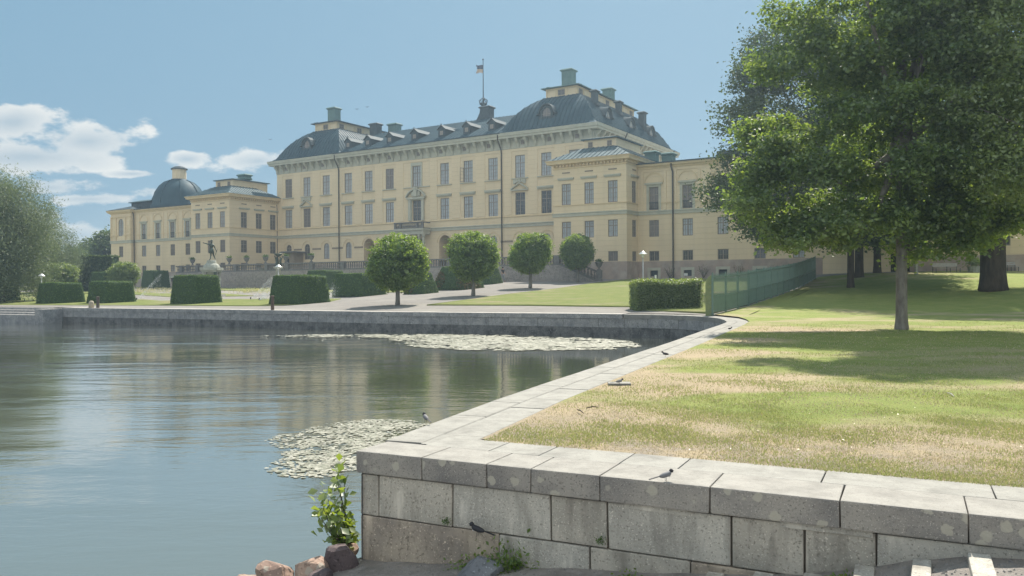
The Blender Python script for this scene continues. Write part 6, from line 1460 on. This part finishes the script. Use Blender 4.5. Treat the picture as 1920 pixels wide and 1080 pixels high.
rk(628, 1062, 7.25, (.20, .2, .25), 1, RK2, 'tall dark reddish rock against the wall corner'); rk(512, 1078, 7.3, (.20, .2, .16), 2, RK1, 'leftmost pale pink rock at the water edge')
rk(578, 1070, 7.1, (.17, .17, .14), 3, RK1, 'angular pink rock between the dark rock and the leftmost one'); rk(470, 1095, 7.4, (.2, .2, .12), 4, RK1, 'low pink rock cut by the bottom picture edge'); rk(650, 1035, 7.6, (.09, .1, .12), 8, RK1, 'small pale stone wedged behind the tall dark rock'); rk(898, 1078, 6.7, (.22, .2, .19), 6, RK3, 'grey rock lying in front of the weeds at the wall'); rk(600, 1092, 6.9, (.16, .14, .12), 5, RK2, 'dark low stone in front of the pink ones')
# stair kerbs
sk = empty('gravel_stairs', (C0.x, C0.y, 0), 0, label='gravel stairs with granite kerb stones climbing along the near wall', cat='stairs')
for k in range(12):
    t = 3.28 + .335 * k
    for j, (n0, n1) in enumerate(((.06, .62), (.63, 1.2), (1.21, 1.9))):
        c = C0 + WD * t - WN * (n0 + n1) / 2; z = foot(c.x, c.y)
        me = bevel_box(.12 + .01 * math.sin(k * 3 + j), n1 - n0 - .012, .14, .012, .004, 500 + k * 3 + j); o = link_mesh('kerb_stone', me, BLK[2] if (k + j) % 3 else BLK[0], None, (c.x, c.y, z - .02), ang + R(random.uniform(-2, 2))); put(o, sk)
g = np.random.default_rng(77); N_ = 5000; tt = g.uniform(-.5, 7, N_); nn_ = g.uniform(0.0, 2.0, N_); peb = MB()
for t, n_ in zip(tt, nn_):
    c = C0 + WD * float(t) - WN * float(n_); z = foot(c.x, c.y); r = float(g.uniform(.004, .014)); a = float(g.random() * 6)
    peb.add([(c.x + r * math.cos(a), c.y + r * math.sin(a), z), (c.x + r * math.cos(a + 2), c.y + r * math.sin(a + 2), z), (c.x + r * math.cos(a + 4.2), c.y + r * math.sin(a + 4.2), z), (c.x, c.y, z + r * .9)], [(0, 1, 3), (1, 2, 3), (2, 0, 3)])
o = peb.build('pebbles', mat('pebble', (.30, .28, .26), (.18, .17, .165), scale=30)); tag(o, 'loose pebbles scattered on the path beside the near wall', 'pebbles', kind='stuff')
# elder shoots on the water side of the corner and weeds at the foot
o = empty('corner_shrub', (C0.x - .10, C0.y + .12, -1.0), 0, label='sunlit green leafy shoots growing from the water side of the wall corner', cat='shrub'); g = np.random.default_rng(3); P = []; mb = MB()
for k in range(16):
    x = -g.uniform(.0, .25); z1 = g.uniform(.15, .74); pts = [Vector((0.02, .1, .05)), Vector((x * .6, .05 * g.normal(), z1 * .5)), Vector((x, .1 * g.normal(), z1))]; mb.tube(pts, [.006, .005, .003], 4)
    for q in range(20): t = .15 + .75 * q / 13; c = pts[0].lerp(pts[1], t * 2) if t < .5 else pts[1].lerp(pts[2], t * 2 - 1); P.append(c + Vector(g.normal(size=3) * .045))
mb.build('stems', BARKD, o); leaves('leaf_cluster', np.array(P), .06 + .05 * g.random(len(P)), LBRI, o, aspect=.7, seed=4)
def weeds(px, py, d, spread, n, lsz, label, seed):
    p = at(px, py, d); z = foot(p.x, p.y); o = empty('weeds', (p.x, p.y, z), 0, label=label, cat='weeds', group='weeds at the near wall'); g = np.random.default_rng(seed)
    P = g.normal(size=(n, 3)) * spread; P[:, 2] = np.abs(P[:, 2]); leaves('leaf_cluster', P, lsz * (.5 + g.random(n)), LLIND, o, seed=seed, up=.2)
weeds(950, 1055, 6.72, (.11, .05, .09), 420, .035, 'green weeds behind the grey rock', 1); weeds(900, 1062, 6.85, (.13, .05, .05), 260, .03, 'low fern-like weeds left of the grey rock', 2)
weeds(1180, 1068, 6.2, (.05, .03, .03), 70, .025, 'tiny weed tuft at the wall foot below the cracked block', 3); weeds(1585, 1062, 5.45, (.09, .04, .02), 90, .03, 'dry brownish weeds beside the first kerb stones', 4)
for px_, py_, lb in ((835, 977, 'moss tuft in the joint under the large left block'), (1124, 1013, 'moss tuft beside the joint of the middle block')):
    rr_ = (px_ - 960) / F; t = (rr_ * C0.y - C0.x) / (WD.x - rr_ * WD.y); c = C0 + WD * t; p = at(px_, py_, c.y); o = empty('moss_tuft', (p.x, p.y - .01, p.z), 0, label=lb, cat='moss'); g = np.random.default_rng(9)
    leaves('leaf_cluster', g.normal(size=(90, 3)) * (.02, .008, .016), np.full(90, .016), LYEW, o, seed=2)

# ================================================================== WATER PLANTS
def pads(name, spots, n, r, label, seed):
    g = np.random.default_rng(seed); V = []; Fc = []; k = 0; tries = 0
    while k < n and tries < n * 30:
        tries += 1; cx_, cy_, a, b, w = spots[g.choice(len(spots), p=np.array([q[4] for q in spots]) / sum(q[4] for q in spots))]
        u, v = g.uniform(-1, 1, 2)
        if u * u + v * v > 1: continue
        px_, py_ = cx_ + u * a, cy_ + v * b; p = GZ(px_, py_, WATER_Z)
        if .7 * mnoise.noise(Vector((p.x * .07 / r * 1.4, p.y * .1 / r, 1))) + .8 * mnoise.noise(Vector((p.x * .3 / r, p.y * .45 / r, 1))) + .35 * g.normal() < .02 + .5 * (u * u + v * v): continue
        rr = r * g.uniform(.5, 1.4); a0 = g.random() * 6; tx, ty = g.normal(size=2) * .03; o0 = len(V)
        for j in range(6): t = a0 + j * 1.047; x_, y_ = rr * math.cos(t) * g.uniform(.75, 1.1), rr * math.sin(t) * g.uniform(.75, 1.1); V.append((p.x + x_, p.y + y_, WATER_Z + .004 + .002 * (k % 4) + abs(x_ * tx + y_ * ty) + g.random() * r * .1))
        Fc.append(tuple(range(o0, o0 + 6))); k += 1
    me = bpy.data.meshes.new(name); me.from_pydata(V, [], Fc); me.update(); at_ = me.attributes.new('tint', 'FLOAT', 'POINT'); at_.data.foreach_set('value', np.repeat(g.random(len(V) // 6), 6).astype(np.float32))
    o = link_mesh(name, me, PAD); return tag(o, label, 'water plants', kind='stuff')
PAD = bpy.data.materials.new('floating_leaf'); PAD.use_nodes = True; pn_ = PAD.node_tree; pb = pn_.nodes['Principled BSDF']; pa = pn_.nodes.new('ShaderNodeAttribute'); pa.attribute_name = 'tint'; pm = pn_.nodes.new('ShaderNodeMix'); pm.data_type = 'RGBA'
pm.inputs['A'].default_value = (.17, .175, .115, 1); pm.inputs['B'].default_value = (.47, .45, .37, 1); pn_.links.new(pa.outputs['Fac'], pm.inputs['Factor']); pn_.links.new(pm.outputs['Result'], pb.inputs['Base Color']); pb.inputs['Roughness'].default_value = .42; pb.inputs['Specular IOR Level'].default_value = .7
pads('water_plants', [(975, 645, 215, 13, 12), (880, 636, 150, 8, 4), (1110, 648, 90, 8, 3), (640, 630, 150, 3, 1), (790, 631, 120, 4, 2)], 11000, .13, 'bright patch of floating leaves along the far quay', 1)
pads('water_plants', [(660, 816, 100, 24, 5), (715, 798, 90, 11, 4), (620, 858, 95, 28, 4), (575, 878, 80, 20, 1.6), (550, 830, 60, 16, .7), (690, 835, 40, 20, 2)], 5600, .032, 'patch of floating leaves beside the near wall corner', 2)
# gulls far off in the sky
for px_, py_, lb in ((671, 205, 'tiny bird flying left of the flagpole'), (690, 201, 'tiny bird flying nearest the flagpole'), (508, 262, 'tiny bird flying over the left roof corner')):
    p = at(px_, py_, 150); o = MB().add([(0, 0, 0), (.1, .05, .03), (.45, 0, .18), (-.1, .05, .03), (-.45, 0, .16), (0, -.2, 0), (0, .22, 0), (0, 0, .07)], [(5, 1, 7), (5, 7, 3), (6, 7, 1), (6, 3, 7), (1, 2, 7), (3, 7, 4)]).build('flying_bird', BB, None, tuple(p)); tag(o, lb, 'bird', 'birds in the sky')
# ================================================================== SPRINKLERS AND FLOWER BEDS
MIST = bpy.data.materials.new('spray_drops'); MIST.use_nodes = True; mnn = MIST.node_tree; mnn.nodes['Principled BSDF'].inputs['Base Color'].default_value = (.8, .82, .85, 1); mnn.nodes['Principled BSDF'].inputs['Roughness'].default_value = .3; mnn.nodes['Principled BSDF'].inputs['Alpha'].default_value = .5
def spray(px, py, dpx, dpy, d, n, wid, label, seed):
    a = at(px, py, d); z = T(a.x, a.y); a.z = z + .05; b = at(px + dpx, py - dpy, d); o = empty('sprinkler', tuple(a), 0, label=label, cat='sprinkler', group='lawn sprinklers'); g = np.random.default_rng(seed)
    MB().lathe([(.05, 0), (.05, .18), (.02, .22)], n=8).build('nozzle', BLACK, o)
    t = g.random(n); v = b - a; P = np.outer(t, np.array(v)); P += g.normal(size=(n, 3)) * (wid * t[:, None] + .015); fall = g.random(n) ** 3; P[:, 2] -= fall * P[:, 2] * .95; P[:, 2] = np.maximum(P[:, 2], .02)
    leaves('water_spray', P, .02 + .05 * g.random(n), MIST, o, seed=seed)
spray(256, 541, 46, 27, 76, 1500, .06, 'sprinkler throwing a thin jet across the rear yew block', 1); spray(470, 541, 42, 24, 72, 1500, .1, 'sprinkler throwing a jet in front of the fountain group', 2); spray(486, 545, 26, 12, 70, 2200, .30, 'sprinkler with a low misty cloud over the flower bed', 3); spray(612, 552, 14, 16, 66, 1400, .25, 'sprinkler misting between the two widest yew blocks', 4); spray(62, 546, -28, 14, 78, 900, .05, 'sprinkler with a thin jet below the willows', 5)
for (x0, x1, y0, y1, n, lb, sd_) in ((252, 330, 541, 552, 1500, 'pale flower bed strip left of the large yew block', 1), (442, 515, 543, 551, 1300, 'pale flower bed strip right of the large yew block', 2)):
    c = G((x0 + x1) / 2, (y0 + y1) / 2); o = empty('flower_bed', tuple(c), 0, label=lb, cat='flower bed'); g = np.random.default_rng(sd_); P = []
    for k in range(n): q = G(g.uniform(x0, x1), g.uniform(y0 + 1, y1)) if k % 10 == 0 else q + Vector((g.normal() * .25, g.normal() * .25, 0)); P.append((q.x - c.x, q.y - c.y, q.z - c.z + g.random() * .35))
    leaves('flowers', np.array(P), .08 + .08 * g.random(n), leaf_mat('pale_flower', (.20, .24, .12), (.5, .48, .38), .3, .03), o, seed=sd_)
# ================================================================== GRASS
def blades(name, label, n, m, seed, hmin, hmax, cond=None, tint=None, dmax=26):
    g = np.random.default_rng(seed); px_ = g.uniform(880, 2250, n * 4); py_ = 600 + (930 - 600) * g.random(n * 4) ** .75; d = EYE * F / (py_ - (536 - ROLL * (px_ - 960))); x = (px_ - 960) / F * d; y = d
    rx, ry = x - C0.x, y - C0.y; wn_ = rx * WN.x + ry * WN.y
    e = np.array([(p[0], p[1]) for p in EDGE[:14]]); ex = np.interp(y, e[:7, 1], e[:7, 0]); ok = (wn_ > .93) & (x > ex + .92 * 1.07) & (y < 31)
    nz_ = np.array([mnoise.noise(Vector((float(a) * .9, float(b) * .9, 0))) for a, b in zip(x[ok], y[ok])]); x, y = x[ok], y[ok]
    k = nz_ + g.normal(size=len(nz_)) * .25 > (0 if cond is None else cond); x, y = x[k][:n], y[k][:n]; n_ = len(x)
    z = np.array([lawn_T(float(a), float(b)) + .036 for a, b in zip(x, y)]); h = g.uniform(hmin, hmax, n_) * (1 + y / 30); w = .0022 + y * .0004; a = g.random(n_) * 6.28; ln = g.normal(size=(n_, 2)) * h[:, None] * .45
    V = np.zeros((n_, 3, 3), np.float32); V[:, 0] = np.stack([x - w * np.cos(a), y - w * np.sin(a), z - .004], 1); V[:, 1] = np.stack([x + w * np.cos(a), y + w * np.sin(a), z - .004], 1); V[:, 2] = np.stack([x + ln[:, 0], y + ln[:, 1], z + h], 1)
    me = bpy.data.meshes.new(name); me.vertices.add(3 * n_); me.vertices.foreach_set('co', V.reshape(-1)); me.loops.add(3 * n_); me.loops.foreach_set('vertex_index', np.arange(3 * n_, dtype=np.int32)); me.polygons.add(n_); me.polygons.foreach_set('loop_start', np.arange(0, 3 * n_, 3, dtype=np.int32))
    at_ = me.attributes.new('tint', 'FLOAT', 'POINT'); at_.data.foreach_set('value', np.repeat(g.random(n_), 3).astype(np.float32)); me.update(calc_edges=True)
    return tag(link_mesh(name, me, m), label, 'grass', kind='stuff')
blades('grass', 'short green grass blades on the park lawn', 75000, leaf_mat('grass_blade', (.26, .30, .10), (.37, .38, .17), .4, .04, (1.15, 1.15, .9)), 1, .008, .022, .06)
blades('dry_grass', 'straw coloured dry grass blades on the park lawn', 60000, leaf_mat('straw_blade', (.54, .46, .33), (.43, .38, .26), .3, .04, (1.1, 1.05, .9)), 2, .006, .016, -.6)
g = np.random.default_rng(8); P = []
for k in range(700): q = GZ(g.uniform(1000, 1950), 610 + 280 * g.random() ** .8, .03); P.append((q.x, q.y, lawn_T(q.x, q.y) + .055))
P = np.array(P); P = P[(P[:, 0] > np.interp(P[:, 1], [7, 33], [.1, 10.2])) & ((P[:, 0] - C0.x) * WN.x + (P[:, 1] - C0.y) * WN.y > 1.02)]; o = leaves('fallen_leaves', P[::2], .016 + .016 * g.random(len(P[::2])), leaf_mat('fallen_leaf', (.5, .45, .3), (.35, .28, .14), .2, .1), None, seed=3, up=3); tag(o, 'small pale fallen leaves scattered over the park lawn', 'leaves')

# ================================================================== AIR
hz_m = bpy.data.materials.new('haze_air'); hz_m.use_nodes = True; hn = hz_m.node_tree; hn.nodes.clear(); pv = hn.nodes.new('ShaderNodeVolumePrincipled'); pv.inputs['Color'].default_value = (.66, .85, 1, 1); pv.inputs['Density'].default_value = .0009; pv.inputs['Anisotropy'].default_value = .55
ho = hn.nodes.new('ShaderNodeOutputMaterial'); hn.links.new(pv.outputs[0], ho.inputs['Volume'])
MB().box(-410, 910, -60, 3010, -4, 42).build('haze', hz_m, kind='stuff')
#@@END
